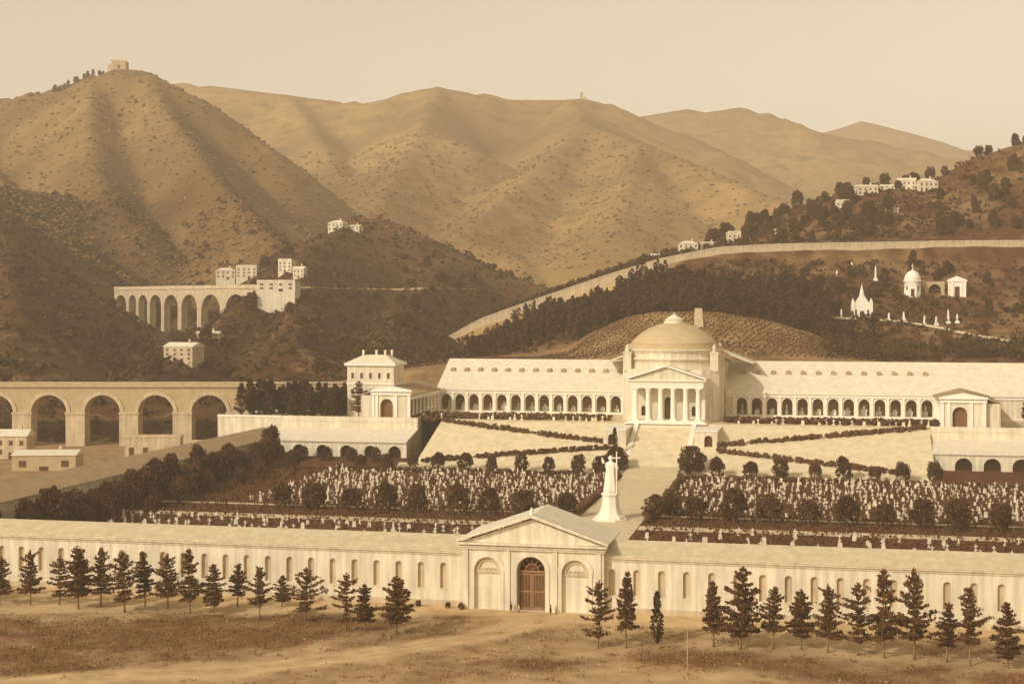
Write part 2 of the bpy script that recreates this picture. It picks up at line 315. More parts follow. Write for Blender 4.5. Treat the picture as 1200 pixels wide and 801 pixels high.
# ------------------------------------------------------------------ mountains (ridge lines raised into one terrain)
RIDGES = [[0.42,0,[[-4680.0,5200,415.7],[-2600.0,5200,545.7],[-1560.0,5200,613.3],[0.0,5200,613.3],[816.0,5100,602.7],[1100.0,5000,652.1],[1190.0,5000,682.1],[1250.0,5000,667.1],[1350.0,5000,642.1],[1475.0,5000,607.1],[1533.7,4900,561.9],[1715.0,4900,581.5],[2205.0,4900,664.8],[2940.0,4900,615.8],[4500.0,5000,552.1]]],[0.45,0,[[-156.0,3900,475.5],[77.0,3850,493.3],[228.0,3800,521.9],[333.0,3700,532.0],[444.0,3700,550.5],[584.0,3650,547.5],[648.0,3600,522.9],[700.0,3500,485.6],[805.0,3500,461.1],[931.5,3450,427.8],[1020.0,3400,402.1],[1188.0,3300,336.0],[1600.0,3200,279.7],[2880.0,3200,247.7]]],[0.5,0,[[-1015.0,2900,418.8],[-783.0,2900,473.9],[-667.0,2900,500.0],[-570.0,2850,483.9],[-427.5,2850,466.8],[-342.0,2850,455.4],[-280.0,2800,445.7],[-224.0,2800,456.9],[-165.0,2750,463.6],[-132.0,2750,469.1],[-82.5,2750,460.9],[0.0,2800,454.1],[112.0,2800,454.1],[140.0,2800,456.9],[182.0,2800,445.7],[256.5,2850,421.2],[377.0,2900,369.5],[600.0,3000,281.1]]],[0.5,0.1,[[-132.0,2750,469.1],[-138.0,2300,333.5],[-152.0,1900,219.8],[-156.8,1650,157.8]]],[0.52,0.1,[[112.0,2800,454.1],[122.2,2350,348.8],[193.5,2150,298.6],[260.0,2000,250.1],[314.5,1850,202.7],[350.0,1750,174.1],[425.0,1700,147.1]]],[0.5,0.1,[[122.2,2350,348.8],[41.0,2050,252.8],[-18.0,1800,184.5],[-48.0,1600,142.1]]],[0.5,0.1,[[193.5,2150,298.6],[148.0,1850,206.4],[115.2,1600,146.9]]],[0.5,0.1,[[-427.5,2850,466.8],[-312.0,2400,333.3],[-220.0,2000,228.1]]],[0.72,0.38,[[-2100.0,2100,267.9],[-1500.0,2000,318.1],[-1170.0,1950,341.0],[-832.5,1850,313.7],[-630.0,1800,310.5],[-540.8,1750,317.6],[-481.6,1720,330.4],[-453.9,1700,331.6],[-430.1,1700,331.6],[-408.0,1700,327.3],[-393.8,1750,319.4],[-380.0,1900,312.9],[-336.0,2100,284.7]]],[0.8,0.42,[[-416.5,1700,329.0],[-346.6,1520,256.7],[-276.8,1350,191.7],[-219.6,1220,145.1],[-179.2,1120,113.6]]],[0.72,0.42,[[-481.6,1720,330.4],[-423.0,1500,246.6],[-375.3,1350,187.7],[-318.0,1200,143.7]]],[0.72,0.45,[[-691.6,1820,313.3],[-540.0,1500,221.1],[-422.5,1250,159.6]]],[0.6,0.25,[[-1036.8,1920,334.7],[-765.0,1500,209.1],[-588.0,1200,131.7]]],[0.6,1,[[-800.0,800,152.5],[-660.0,880,155.4],[-550.0,1000,160.1],[-440.0,1100,156.7],[-377.0,1220,154.8],[-338.0,1300,146.6],[-305.9,1330,123.3],[-284.1,1340,105.0],[-261.3,1340,83.5]]],[0.6,1,[[-406.0,1160,156.1],[-304.2,900,96.3],[-244.2,740,56.9]]],[0.6,1,[[-530.4,1020,160.0],[-432.0,800,92.5],[-396.0,720,53.5]]],[0.5,0.9,[[49.0,980,68.0],[20.0,1000,76.1],[-10.2,1020,87.6],[-41.6,1040,100.6],[-68.9,1060,115.1],[-91.8,1080,124.7],[-109.0,1090,127.0],[-119.6,1040,115.1],[-130.7,990,102.7],[-137.6,930,88.1],[-145.2,880,76.2],[-153.6,830,64.6],[-159.9,780,48.8],[-166.4,730,37.3],[-170.0,680,29.5]]],[0.5,0.9,[[-41.6,1040,100.6],[-54.0,900,69.3],[-62.4,780,48.8],[-66.5,700,38.3]]],[0.5,0.9,[[-130.7,990,102.7],[-118.7,860,69.0],[-108.7,750,45.6]]],[0.45,0.9,[[-206.0,1020,72.3],[-185.2,985,79.8],[-168.9,965,81.9],[-151.2,945,84.3],[-137.6,930,87.2]]]]
HILL = np.array([[[-99.5,622,-1.3],[-62.2,622,-1.3],[-37.3,622,-1.3],[-24.9,622,-1.3],[-12.4,622,-1.3],[0.0,622,-1.3],[12.4,622,-1.3],[24.9,622,-1.3],[37.3,622,-1.3],[49.8,622,-1.3],[62.2,622,-1.3],[74.6,622,-1.3],[87.1,622,-1.3],[99.5,622,-1.3],[112.0,622,-1.3],[124.4,622,-1.3],[136.8,622,-1.3],[149.3,622,-1.3],[161.7,622,-1.3],[177.3,622,-1.3],[194.7,622,-3.8],[223.9,622,-3.8],[248.8,622,-3.8],[311.0,622,-3.8],[373.2,622,-3.8],[466.5,622,-3.8]],[[-101.4,634,22.8],[-63.4,634,22.8],[-38.0,634,22.8],[-25.4,634,22.8],[-12.7,634,22.8],[0.0,634,22.8],[12.7,634,22.8],[25.4,634,22.8],[38.0,634,22.8],[50.7,634,22.8],[63.4,634,22.8],[76.1,634,22.8],[88.8,634,22.8],[101.4,634,22.8],[114.1,634,22.8],[126.8,634,22.8],[139.5,634,22.8],[152.2,634,22.8],[164.8,634,22.8],[180.7,634,22.8],[198.4,634,22.8],[228.2,634,16.5],[253.6,634,16.5],[317.0,634,16.5],[380.4,634,16.5],[475.5,634,16.5]],[[-104.0,650,23.1],[-65.0,650,29.6],[-39.0,650,34.8],[-26.0,650,36.3],[-13.0,650,37.7],[0.0,650,38.0],[13.0,650,38.0],[26.0,650,38.0],[39.0,650,38.0],[52.0,650,38.0],[65.0,650,38.0],[78.0,650,38.0],[91.0,650,38.0],[104.0,650,38.0],[117.0,650,38.0],[130.0,650,38.0],[143.0,650,38.0],[156.0,650,38.0],[169.0,650,38.0],[185.2,650,38.0],[203.4,650,38.0],[234.0,650,38.0],[260.0,650,38.0],[325.0,650,38.0],[390.0,650,38.0],[487.5,650,38.0]],[[-112.8,705,20.5],[-70.5,705,28.3],[-42.3,705,33.5],[-28.2,705,35.1],[-14.1,705,36.7],[0.0,705,37.1],[14.1,705,37.4],[28.2,705,39.5],[42.3,705,49.4],[56.4,705,55.8],[70.5,705,59.3],[84.6,705,59.6],[98.7,705,60.0],[112.8,705,57.2],[126.9,705,54.3],[141.0,705,49.4],[155.1,705,43.8],[169.2,705,38.1],[183.3,705,38.9],[200.9,705,39.9],[220.7,705,41.0],[253.8,705,41.2],[282.0,705,41.4],[352.5,705,41.9],[423.0,705,42.3],[528.8,705,43.1]],[[-115.2,720,19.6],[-72.0,720,27.5],[-43.2,720,33.3],[-28.8,720,35.1],[-14.4,720,36.9],[0.0,720,38.7],[14.4,720,40.5],[28.8,720,44.1],[43.2,720,50.6],[57.6,720,54.9],[72.0,720,57.8],[86.4,720,58.1],[100.8,720,58.5],[115.2,720,56.3],[129.6,720,54.2],[144.0,720,49.9],[158.4,720,43.4],[172.8,720,44.8],[187.2,720,46.3],[205.2,720,46.9],[225.4,720,47.7],[259.2,720,47.9],[288.0,720,48.1],[360.0,720,48.6],[432.0,720,49.1],[540.0,720,49.9]],[[-120.8,755,18.3],[-75.5,755,26.6],[-45.3,755,32.7],[-30.2,755,35.7],[-15.1,755,38.7],[0.0,755,44.0],[15.1,755,49.3],[30.2,755,54.2],[45.3,755,59.1],[60.4,755,62.1],[75.5,755,65.1],[90.6,755,65.9],[105.7,755,66.6],[120.8,755,64.7],[135.9,755,62.9],[151.0,755,59.5],[166.1,755,56.1],[181.2,755,55.4],[196.3,755,56.1],[215.2,755,56.4],[236.3,755,56.8],[271.8,755,57.1],[302.0,755,57.3],[377.5,755,57.8],[453.0,755,58.3],[566.2,755,59.1]],[[-126.4,790,16.3],[-79.0,790,25.8],[-47.4,790,32.1],[-31.6,790,37.6],[-15.8,790,43.1],[0.0,790,49.1],[15.8,790,55.0],[31.6,790,60.1],[47.4,790,65.3],[63.2,790,69.2],[79.0,790,73.2],[94.8,790,74.3],[110.6,790,75.5],[126.4,790,74.3],[142.2,790,73.2],[158.0,790,70.8],[173.8,790,68.4],[189.6,790,68.4],[205.4,790,68.4],[225.1,790,68.4],[247.3,790,68.4],[284.4,790,68.8],[316.0,790,69.0],[395.0,790,69.8],[474.0,790,70.5],[592.5,790,71.6]],[[-132.8,830,14.8],[-83.0,830,24.8],[-49.8,830,31.4],[-33.2,830,38.4],[-16.6,830,45.5],[0.0,830,50.5],[16.6,830,55.5],[33.2,830,61.3],[49.8,830,67.1],[66.4,830,73.3],[83.0,830,79.5],[99.6,830,83.7],[116.2,830,87.8],[132.8,830,88.5],[149.4,830,89.1],[166.0,830,89.6],[182.6,830,90.1],[199.2,830,90.3],[215.8,830,90.5],[236.5,830,90.8],[259.8,830,91.2],[298.8,830,91.3],[332.0,830,91.5],[415.0,830,91.9],[498.0,830,92.2],[622.5,830,92.8]],[[-133.4,834,15.4],[-83.4,834,25.4],[-50.0,834,34.6],[-33.4,834,44.0],[-16.7,834,53.3],[0.0,834,59.2],[16.7,834,65.0],[33.4,834,70.6],[50.0,834,76.3],[66.7,834,81.5],[83.4,834,86.7],[100.1,834,90.0],[116.8,834,93.4],[133.4,834,94.3],[150.1,834,95.2],[166.8,834,95.5],[183.5,834,95.9],[200.2,834,96.1],[216.8,834,96.4],[237.7,834,96.8],[261.0,834,97.1],[300.2,834,97.3],[333.6,834,97.5],[417.0,834,97.8],[500.4,834,98.2],[625.5,834,98.8]],[[-136.8,855,14.2],[-85.5,855,24.5],[-51.3,855,34.3],[-34.2,855,43.9],[-17.1,855,53.5],[0.0,855,59.5],[17.1,855,65.5],[34.2,855,71.5],[51.3,855,77.5],[68.4,855,82.8],[85.5,855,88.2],[102.6,855,91.8],[119.7,855,95.4],[136.8,855,96.7],[153.9,855,98.0],[171.0,855,99.3],[188.1,855,100.6],[205.2,855,101.4],[222.3,855,102.3],[243.7,855,103.5],[267.6,855,104.8],[307.8,855,110.9],[342.0,855,116.0],[427.5,855,128.8],[513.0,855,135.6],[641.2,855,145.9]],[[-150.4,940,10.4],[-94.0,940,21.7],[-56.4,940,32.0],[-37.6,940,42.8],[-18.8,940,53.6],[0.0,940,60.2],[18.8,940,66.8],[37.6,940,73.4],[56.4,940,80.0],[75.2,940,86.5],[94.0,940,93.1],[112.8,940,97.8],[131.6,940,102.5],[150.4,940,108.6],[169.2,940,117.6],[188.0,940,126.0],[206.8,940,131.7],[225.6,940,136.4],[244.4,940,139.2],[267.9,940,140.1],[294.2,940,156.1],[338.4,940,170.3],[376.0,940,182.4],[470.0,940,199.3],[564.0,940,207.6],[705.0,940,220.0]],[[-163.2,1020,-1.1],[-102.0,1020,9.1],[-61.2,1020,19.3],[-40.8,1020,30.5],[-20.4,1020,41.7],[0.0,1020,48.8],[20.4,1020,56.0],[40.8,1020,63.1],[61.2,1020,70.3],[81.6,1020,76.4],[102.0,1020,82.5],[122.4,1020,86.6],[142.8,1020,90.7],[163.2,1020,95.8],[183.6,1020,100.9],[204.0,1020,107.0],[224.4,1020,113.1],[244.8,1020,119.7],[265.2,1020,126.4],[290.7,1020,136.0],[319.3,1020,146.8],[367.2,1020,159.4],[408.0,1020,170.2],[510.0,1020,187.6],[612.0,1020,195.7],[765.0,1020,208.0]],[[-192.0,1200,-12.3],[-120.0,1200,-6.3],[-72.0,1200,0.9],[-48.0,1200,4.5],[-24.0,1200,8.1],[0.0,1200,11.7],[24.0,1200,17.7],[48.0,1200,23.7],[72.0,1200,29.7],[96.0,1200,35.7],[120.0,1200,41.7],[144.0,1200,47.7],[168.0,1200,53.7],[192.0,1200,59.7],[216.0,1200,65.7],[240.0,1200,71.7],[264.0,1200,78.1],[288.0,1200,84.4],[312.0,1200,90.8],[342.0,1200,98.8],[375.6,1200,107.7],[432.0,1200,120.7],[480.0,1200,131.7],[600.0,1200,138.6],[720.0,1200,145.4],[900.0,1200,155.7]]])
segs = []
for slope, veg_shade, pts in RIDGES:  # second value darkens ridges: dense scrub, plus painted shade on the near left hill
    for a, b in zip(pts, pts[1:]): segs.append((slope, veg_shade, np.array(a), np.array(b)))
rad = np.concatenate([np.linspace(622,1250,98), np.geomspace(1258,5600,120)]); tx = np.linspace(-1.05,.98,400)
TX, RD = np.meshgrid(tx, rad); MX = (TX*RD).ravel(); MY = RD.ravel(); best = np.full(MX.shape, -1e9); veg_shade_grid = np.zeros(MX.shape); dist = np.full(MX.shape, 1e9)
gul = np.array([fbm(x/260, y/260, 5, 2.2) for x, y in zip(MX, MY)])
fine = np.array([fbm(x/60, y/60, 3, 5.2) for x, y in zip(MX, MY)])
WX = MX+55*np.array([fbm(x/190, y/190, 4, 11.3) for x, y in zip(MX, MY)])*np.clip((MY-900)/500, 0, 1); WY = MY+55*np.array([fbm(x/190, y/190, 4, 23.7) for x, y in zip(MX, MY)])*np.clip((MY-900)/500, 0, 1)
for slope, veg_shade, a, b in segs:
    e = b[:2]-a[:2]; t = np.clip(((MX-a[0])*e[0]+(MY-a[1])*e[1])/(e@e), 0, 1)
    d0 = np.hypot(MX-a[0]-t*e[0], MY-a[1]-t*e[1]); t2 = np.clip(((WX-a[0])*e[0]+(WY-a[1])*e[1])/(e@e), 0, 1)
    d = np.hypot(WX-a[0]-t2*e[0], WY-a[1]-t2*e[1]); k_ = np.clip(d0/90, 0, 1); d = d*k_+d0*(1-k_); t = t2*k_+t*(1-k_); h = a[2]+t*(b[2]-a[2])-slope*d*(1+.35*gul)
    new = h > best; veg_shade_grid = np.where(new, veg_shade, veg_shade_grid); dist = np.where(new, d, dist); best = np.maximum(best, h)
floor_ = 16+6*gul
rdg = np.array([1-2*abs(fbm(x/170+.3*fbm(x/90, y/90, 2, 8.), y/170, 4, 4.4)) for x, y in zip(MX, MY)])
fine2 = np.array([fbm(x/24, y/24, 3, 6.6) for x, y in zip(MX, MY)])
amp = np.clip((MY-620)/700, .3, 1)*np.clip(dist/110, .06, 1)
hz = np.maximum(best, floor_)+(10*gul+6*(rdg-.55)+6*fine+5*fine2)*amp
CUT = [np.array(p) for p in [[-260.6,965,66.0],[-244.2,950,59.2],[-236.0,942,55.5],[-226.7,933,50.9],[-215.3,922,46.4],[-201.6,908,43.9],[-186.6,893,47.8],[-168.9,875,55.1],[-150.1,858,63.8],[-201.6,908,44.8],[-192.0,800,36.5],[-176.8,680,28.1]]]
for ca_, cb_ in list(zip(CUT[:6], CUT[1:7]))+list(zip(CUT[9:11], CUT[10:12])):
    e = cb_[:2]-ca_[:2]; t = np.clip(((MX-ca_[0])*e[0]+(MY-ca_[1])*e[1])/(e@e), 0, 1); d = np.hypot(MX-ca_[0]-t*e[0], MY-ca_[1]-t*e[1])
    hz = np.minimum(hz, ca_[2]+t*(cb_[2]-ca_[2])+.85*np.maximum(0, d-14)+2.5*fine)
hz = np.where(RD.ravel() < 662, np.minimum(hz, np.interp(RD.ravel(), [622,640,662], [-3,12,24])+2*fine), hz)
nm, nr = len(tx), len(rad)
hz = hz.reshape(nr, nm)
MV = np.column_stack([MX, MY, hz.ravel()]); MF = np.array([(j*nm+i, j*nm+i+1, (j+1)*nm+i+1, (j+1)*nm+i) for j in range(nr-1) for i in range(nm-1)])
mm = npmesh('mountains', MV, MF, True)
vg = veg_shade_grid.reshape(nr, nm)
for _ in range(10):
    vg[1:-1] = .5*vg[1:-1]+.25*(vg[:-2]+vg[2:]); vg[:,1:-1] = .5*vg[:,1:-1]+.25*(vg[:,:-2]+vg[:,2:])
veg_shade_grid = vg.ravel()
mcov = np.clip(veg_shade_grid*.95+.7*gul+.35*fine+.12, 0, 1); mcov = np.where(best < floor_, .9, mcov)
a_ = mm.attributes.new('cover', 'FLOAT', 'POINT'); a_.data.foreach_set('value', mcov.astype(np.float32))
props(link('mountains', mm, 'hills'), kind='structure')
mbvh = BVHTree.FromPolygons([tuple(v) for v in MV], [tuple(f) for f in MF])

# ------------------------------------------------------------------ hillside behind the cemetery (breaklines lofted)
nb, nc = HILL.shape[:2]
rows = []
cx_ = np.linspace(0, nc-1, (nc-1)*8+1); i0 = np.minimum(cx_.astype(int), nc-2); fx = (cx_-i0)[:,None]
for k in range(nb-1):
    A = HILL[k][i0]*(1-fx)+HILL[k][i0+1]*fx; B = HILL[k+1][i0]*(1-fx)+HILL[k+1][i0+1]*fx
    n = max(2, int(abs(HILL[k+1][0][1]-HILL[k][0][1])/4))
    for j in range(n): rows.append(A+(B-A)*j/n)
rows.append(B); HV = np.array(rows); hn, hm = HV.shape[:2]
for _ in range(2):                                              # soften the breaklines
    HV[1:-1] = .5*HV[1:-1]+.25*(HV[:-2]+HV[2:]); HV[:,1:-1] = .5*HV[:,1:-1]+.25*(HV[:,:-2]+HV[:,2:])
flat = HV.reshape(-1,3)
hn1 = np.array([fbm(x/30, y/30, 4, 1.7) for x, y, z in flat]); flat[:,2] += 2.2*hn1
HF = np.array([(j*hm+i, j*hm+i+1, (j+1)*hm+i+1, (j+1)*hm+i) for j in range(hn-1) for i in range(hm-1)])
hme = npmesh('hillside', flat, HF, True)
pal = (flat[:,1] < 712) & (flat[:,0] < 160)                     # the bare ploughed mound
hcov = np.where(pal, .58+.5*hn1, .9+.6*hn1)
hpx = 600+1000*flat[:,0]/flat[:,1]
hcov = np.where((flat[:,1] > 800) & (flat[:,1] < 833) & (hpx > 560) & (hpx < 720), .35+1.2*hn1, hcov)
a_ = hme.attributes.new('cover', 'FLOAT', 'POINT'); a_.data.foreach_set('value', np.clip(hcov,0,1).astype(np.float32))
props(link('hillside', hme, 'hillside'), kind='structure')
hbvh = BVHTree.FromPolygons([tuple(v) for v in flat], [tuple(f) for f in HF])
def top(x, y):
    zs = [r[0].z for r in (b.ray_cast(Vector((x,y,2000)), Vector((0,0,-1))) for b in (mbvh, hbvh)) if r[0]]
    return max(zs) if zs else 0.

# scrub on the slopes (uncountable) ----------------------------------
def grid_pts(M, n, sel):
    a, b = M.shape[:2]; j = rng.random(n*4)*(a-1); i = rng.random(n*4)*(b-1); j0 = j.astype(int); i0 = i.astype(int); fj = (j-j0)[:,None]; fi = (i-i0)[:,None]
    p = (M[j0,i0]*(1-fj)+M[j0+1,i0]*fj)*(1-fi)+(M[j0,i0+1]*(1-fj)+M[j0+1,i0+1]*fj)*fi
    k = sel(p, j0*b+i0); return p[k][:n]
MG = MV.reshape(nr, nm, 3)
p1 = grid_pts(MG, 120000, lambda p, i: (np.abs(p[:,0]) < .44*p[:,1]) & (p[:,1] > 1050) & (p[:,1] < 2300) & (rng.random(len(p)) < .4+.6*mcov[i]))
s1 = p1[:,1]*.00042*(.5+rng.random(len(p1))**4*3.6); p1[:,2] += s1*.3
V1, F1 = clumps(p1, s1, .7)
props(link('hill_scrub', npmesh('hill_scrub', V1, F1), 'scrub_leaf'), 'dark scrub and low woods scattered over the hills', 'scrub', kind='stuff')
p1 = grid_pts(MG, 17000, lambda p, i: (np.abs(p[:,0]) < .46*p[:,1]) & (p[:,1] < 1250) & (rng.random(len(p)) < .1+.9*mcov[i]))
s1 = .9+rng.random(len(p1))**3*3.2; p1[:,2] += s1*.2
q2 = np.repeat(p1, 10, 0); r2 = np.repeat(s1, 10); g2 = rng.normal(size=(len(q2),3)); g2 /= np.linalg.norm(g2, axis=1)[:,None]; g2[:,2] = np.abs(g2[:,2])*.9
V1, F1 = leaf_quads(q2+g2*r2[:,None]*(.6+.4*rng.random((len(q2),1))), .3+.36*r2, .5)
props(link('valley_woods', npmesh('valley_woods', V1, F1), 'hillside_leaf'), 'dark low woodland covering the near slopes of the valley at left', 'woodland', kind='stuff')
def hsel(p, i): return ((p[:,1] > 716) | (p[:,0] > 165)) & ((p[:,1] < 822) | (p[:,1] > 842))
p2 = grid_pts(HV, 15000, hsel)
s2 = (.6+rng.random(len(p2))**3*2.6); p2[:,2] += s2*.25
q2 = np.repeat(p2, 13, 0); r2 = np.repeat(s2, 13); g2 = rng.normal(size=(len(q2),3)); g2 /= np.linalg.norm(g2, axis=1)[:,None]; g2[:,2] = np.abs(g2[:,2])*.9
V1, F1 = leaf_quads(q2+g2*r2[:,None]*(.6+.4*rng.random((len(q2),1))), .22+.34*r2, .5)
props(link('hillside_scrub', npmesh('hillside_scrub', V1, F1), 'hillside_leaf'), 'bushes and rough vegetation on the slope behind the long arcades', 'scrub', kind='stuff')
# planted rows on the mound: lines of low bushes running obliquely up the bowl
pp = []
for k in range(-60, 90):
    for t in np.linspace(0, 1, 100):
        x = k*3.1+t*30+rng.normal()*.5; y = 655+t*50+rng.normal()*.6
        if rng.random() < .86: pp.append((x, y))
pp = np.array([(x, y, top(x, y)) for x, y in pp if -70 < x < 165])
pp = pp[pp[:,2] > 30]
V1, F1 = clumps(pp+np.array([0,0,.1]), .22+rng.random(len(pp))*.34, .8)
props(link('planted_rows', npmesh('planted_rows', V1, F1), 'hillside_leaf'), 'oblique rows of low planting on the bare mound behind the dome', 'planting', kind='stuff')
# the dark belt of cypresses round the mound: reads as one mass
cv = []
n = 0
while n < 820:
    D = 710+rng.random()*76; px = 572+rng.random()*275
    edge = np.interp(px, [572,600,640,700,760,800,840], [724,730,744,757,757,740,726])
    far = np.interp(px, [572,600,640,700,760,800,840], [745,768,780,786,780,770,752])
    if not (711 < D < far) or (px > 818 and D > 722): continue
    if px < 640 and D < edge-10: continue
    x = (px-600)/1000*D; z = top(x, D); h = 7+4*math.sin(x*.09+D*.05)+rng.random()*5; r = 1.5+rng.random()*1.3; m_ = 90
    t = rng.random(m_)**.8; a = rng.random(m_)*2*PI; rr = r*(1-t)**.45*np.sqrt(rng.random(m_))*(.5+t.clip(0,.3)*1.6)*1.25
    cv.append(np.column_stack([x+rr*np.cos(a), D+rr*np.sin(a), z+t*h])); n += 1
V1, F1 = leaf_quads(np.concatenate(cv), .75, .5)
props(link('cypress_wood', npmesh('cypress_wood', V1, F1), 'cypress_leaf'), 'dense dark belt of cypresses curving round the mound behind the dome', 'wood', kind='stuff')
cv = []
n = 0
while n < 300:                                                   # continuing clump on the right below the chapels
    D = 655+rng.random()*60; px = 812+rng.random()*160
    x = (px-600)/1000*D; z = top(x, D); h = (5 if px < 850 else 2.2)+rng.random()*3; r = 1.3+rng.random()*1.3; m_ = 70
    q = rng.normal(size=(m_,3)); q /= np.linalg.norm(q,axis=1)[:,None]; q *= np.array([r,r,h*.5])
    cv.append(q+np.array([x,D,z+h*.45])); n += 1
V1, F1 = leaf_quads(np.concatenate(cv), .55, .5)
props(link('shrubbery', npmesh('shrubbery', V1, F1), 'hillside_leaf'), 'leafy shrubbery on the lower slope above the right arcade', 'shrubbery', kind='stuff')

# ------------------------------------------------------------------ cemetery grounds
def sheet(name, m, us, vs_, zf, lift=0, kind='structure', label=None, cat=None):
    V = [(*W(u, v), zf(v)+lift) for v in vs_ for u in us]; n = len(us)
    F = [(j*n+i, j*n+i+1, (j+1)*n+i+1, (j+1)*n+i) for j in range(len(vs_)-1) for i in range(n-1)]
    return props(link(name, npmesh(name, V, F), m), label, cat, kind=kind)
vprof = [14,60,110,160,200]
sheet('burial_field', 'field', [-146,-92,-10,10,92,146], [9]+vprof[1:]+[223], lambda v: zc(min(v, 205)))
sheet('lawn', 'lawn', np.linspace(-84,92,24), np.linspace(199.2,241,12), zc, .03)
sheet('terrace', 'gravel', [-150,-92,-60,0,60,92,150], [241,250,300,345], lambda v: 19.0, .01)
for s in (-1, 1): sheet('terrace', 'gravel', sorted([s*92, s*150]), [237,241], lambda v: 19.0, .01)
for u0, u1, v0, v1, nm_ in ((-9,9,10,206,'central_path'),(-140,-9.3,89.5,96,'cross_path'),(9.3,140,89.5,96,'cross_path'),(-140,-9.3,112,114.5,'cross_path'),(9.3,140,112,114.5,'cross_path'),(-90,-9.3,199,205,'cross_path'),(9.3,90,199,205,'cross_path')):
    sheet(nm_, 'gravel', [u0,u1], np.linspace(v0,v1,12), zc, .05)

# ------------------------------------------------------------------ front gallery, gatehouse
def front_gallery(s, label):
    t = uvthing('front_gallery', label, 'gallery', 0, 0, 0, 'front galleries either side of the gatehouse')
    x0, x1 = (-162, -14.62) if s < 0 else (14.62, 162)
    ops = []
    k = 0
    while True:
        u = (19.2+4.82*k)*s if s < 0 else (16.0+5.0*k)
        if abs(u) > 158: break
        ops.append((u, .72, 3.5, 8.1)); k += 1
    MB().arches(x0, x1, 0, 11.0, ops, .7).build('wall', 'plaster', t)
    for u, hw, zb, zs in ops:
        o = MB().arcpanel(u, hw+.05, zb-.05, zs, .7).build('niche', 'plaster_aged', t)
        MB().box(u-hw-.15, u+hw+.15, -.12, -.003, zb-.25, zb-.02).build('sill', 'plaster', o)
    MB().box(x0, x1, -.25, -.004, 0, 1.1).build('plinth', 'plaster_aged', t)
    MB().prismx([(-.004,10.4),(-.3,10.5),(-.3,10.75),(-.75,11.0),(-.75,11.3),(-.004,11.3)], x0, x1).build('cornice', 'plaster', t)
    MB().prismx([(-.9,11.34),(7,13.4),(14.9,11.34),(14.9,11.6),(7,13.7),(-.9,11.6)], x0, x1).build('roof', 'roof_front', t)
    MB().box(x0, x1, 13.6, 14, 2.05, 11.33).build('rear_wall', 'plaster_aged', t)
    e = x0+.4 if s < 0 else x1-.4
    MB().prismx([(.02,0),(13.55,0),(13.55,11.2),(7,13.2),(.02,11.2)], e-.38, e+.38).build('end_wall', 'plaster_aged', t)
front_gallery(-1, 'long low cream gallery left of the gatehouse with a row of narrow blind niches')
front_gallery(1, 'long low cream gallery right of the gatehouse with a row of narrow blind niches')

t = uvthing('gatehouse', 'cream gatehouse with pediment and three arches in the middle of the front wall', 'gatehouse', 0, 0, 0)
ops = [(-10.3,2.75,.01,8.0),(-1.2,2.95,.01,8.1),(7.6,2.75,.01,8.0)]
ops = [(-9.4,2.75,.01,7.9),(-.3,2.95,.01,8.1),(8.8,2.75,.01,7.9)]
MB().arches(-14.6, 14.6, 0, 13.0, ops, 1.6, y=-2).build('wall', 'plaster', t)
MB().box(-14.6,-14.0,-1.98,14,0,13).box(14.0,14.6,-1.98,14,0,13).box(-14.0,14.0,13.4,14,0,13).build('side_wall', 'plaster', t)
for xc in (-9.4, 8.8):
    MB().arcpanel(xc, 2.8, .01, 7.9, -1.2).build('blind_panel', 'plaster', t)
    l = MB().ring(xc, 7.9, 1.9, 2.74, -1.5, -1.2).box(xc-2.74, xc+2.74, -1.5, -1.21, 7.3, 7.85)
    for k in range(5): l.ring(xc+(k-2)*.85, 8.0, .28, .42, -1.4, -1.2, 6)
    l.build('lunette', 'plaster_aged', t)
    MB().ring(xc, 7.9, 2.78, 3.7, -2.22, -2.0).box(xc-3.5,xc-2.78,-2.22,-2.003,0,7.9).box(xc+2.78,xc+3.5,-2.22,-2.003,0,7.9).build('arch_moulding', 'plaster', t)
MB().ring(-.3, 8.1, 2.98, 3.9, -2.22, -2.0).box(-4.1,-3.26,-2.22,-2.003,0,8.1).box(2.66,3.5,-2.22,-2.003,0,8.1).build('arch_moulding', 'plaster', t)
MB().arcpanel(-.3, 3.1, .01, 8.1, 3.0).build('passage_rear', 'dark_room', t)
fl = MB().ring(-.3, 8.1, 2.55, 2.94, -.8, -.6).box(-3.25,2.65,-.8,-.6,7.6,8.05)
for k in range(1,6):
    a = PI*k/6; fl.tube([(-.3,-.7,8.1),(-.3-2.7*math.cos(a),-.7,8.1+2.7*math.sin(a))],[.1,.1],6)
fl.ring(-.3, 8.1, 1.2, 1.4, -.8, -.6).build('fanlight', 'lattice', t)
for s in (-1, 1):
    xa, xb = (-3.2,-.34) if s < 0 else (-.26,2.6)
    g = MB().box(xa,xb,-.8,-.65,.15,.5).box(xa,xb,-.8,-.65,7.1,7.45).box(xa,xa+.22,-.82,-.62,.15,7.45).box(xb-.22,xb,-.82,-.62,.15,7.45).box(xa,xb,-.8,-.65,3.6,3.9)
    for k in range(1,9): xx = xa+(xb-xa)*k/9; g.box(xx-.07,xx+.07,-.77,-.69,.5,7.1)
    g.build('gate_leaf', 'lattice', t)
for xc in (-13.95,-5.2,4.6,13.5): MB().box(xc-.55,xc+.55,-2.3,-2.004,0,12.3).build('pilaster', 'plaster', t)
MB().box(-14.9,14.9,-2.6,-2.004,12.3,12.75).box(-15.1,15.1,-2.9,-2.004,12.75,13.05).prismx([(-3.4,13.3),(-2.0,13.02),(-2.0,13.75),(-3.4,13.75)],-15.4,15.4).build('cornice', 'plaster', t)
MB().prism([(-14.5,13.7),(14.5,13.7),(0,18.6)], -2.2, -1.0).build('tympanum', 'plaster', t)
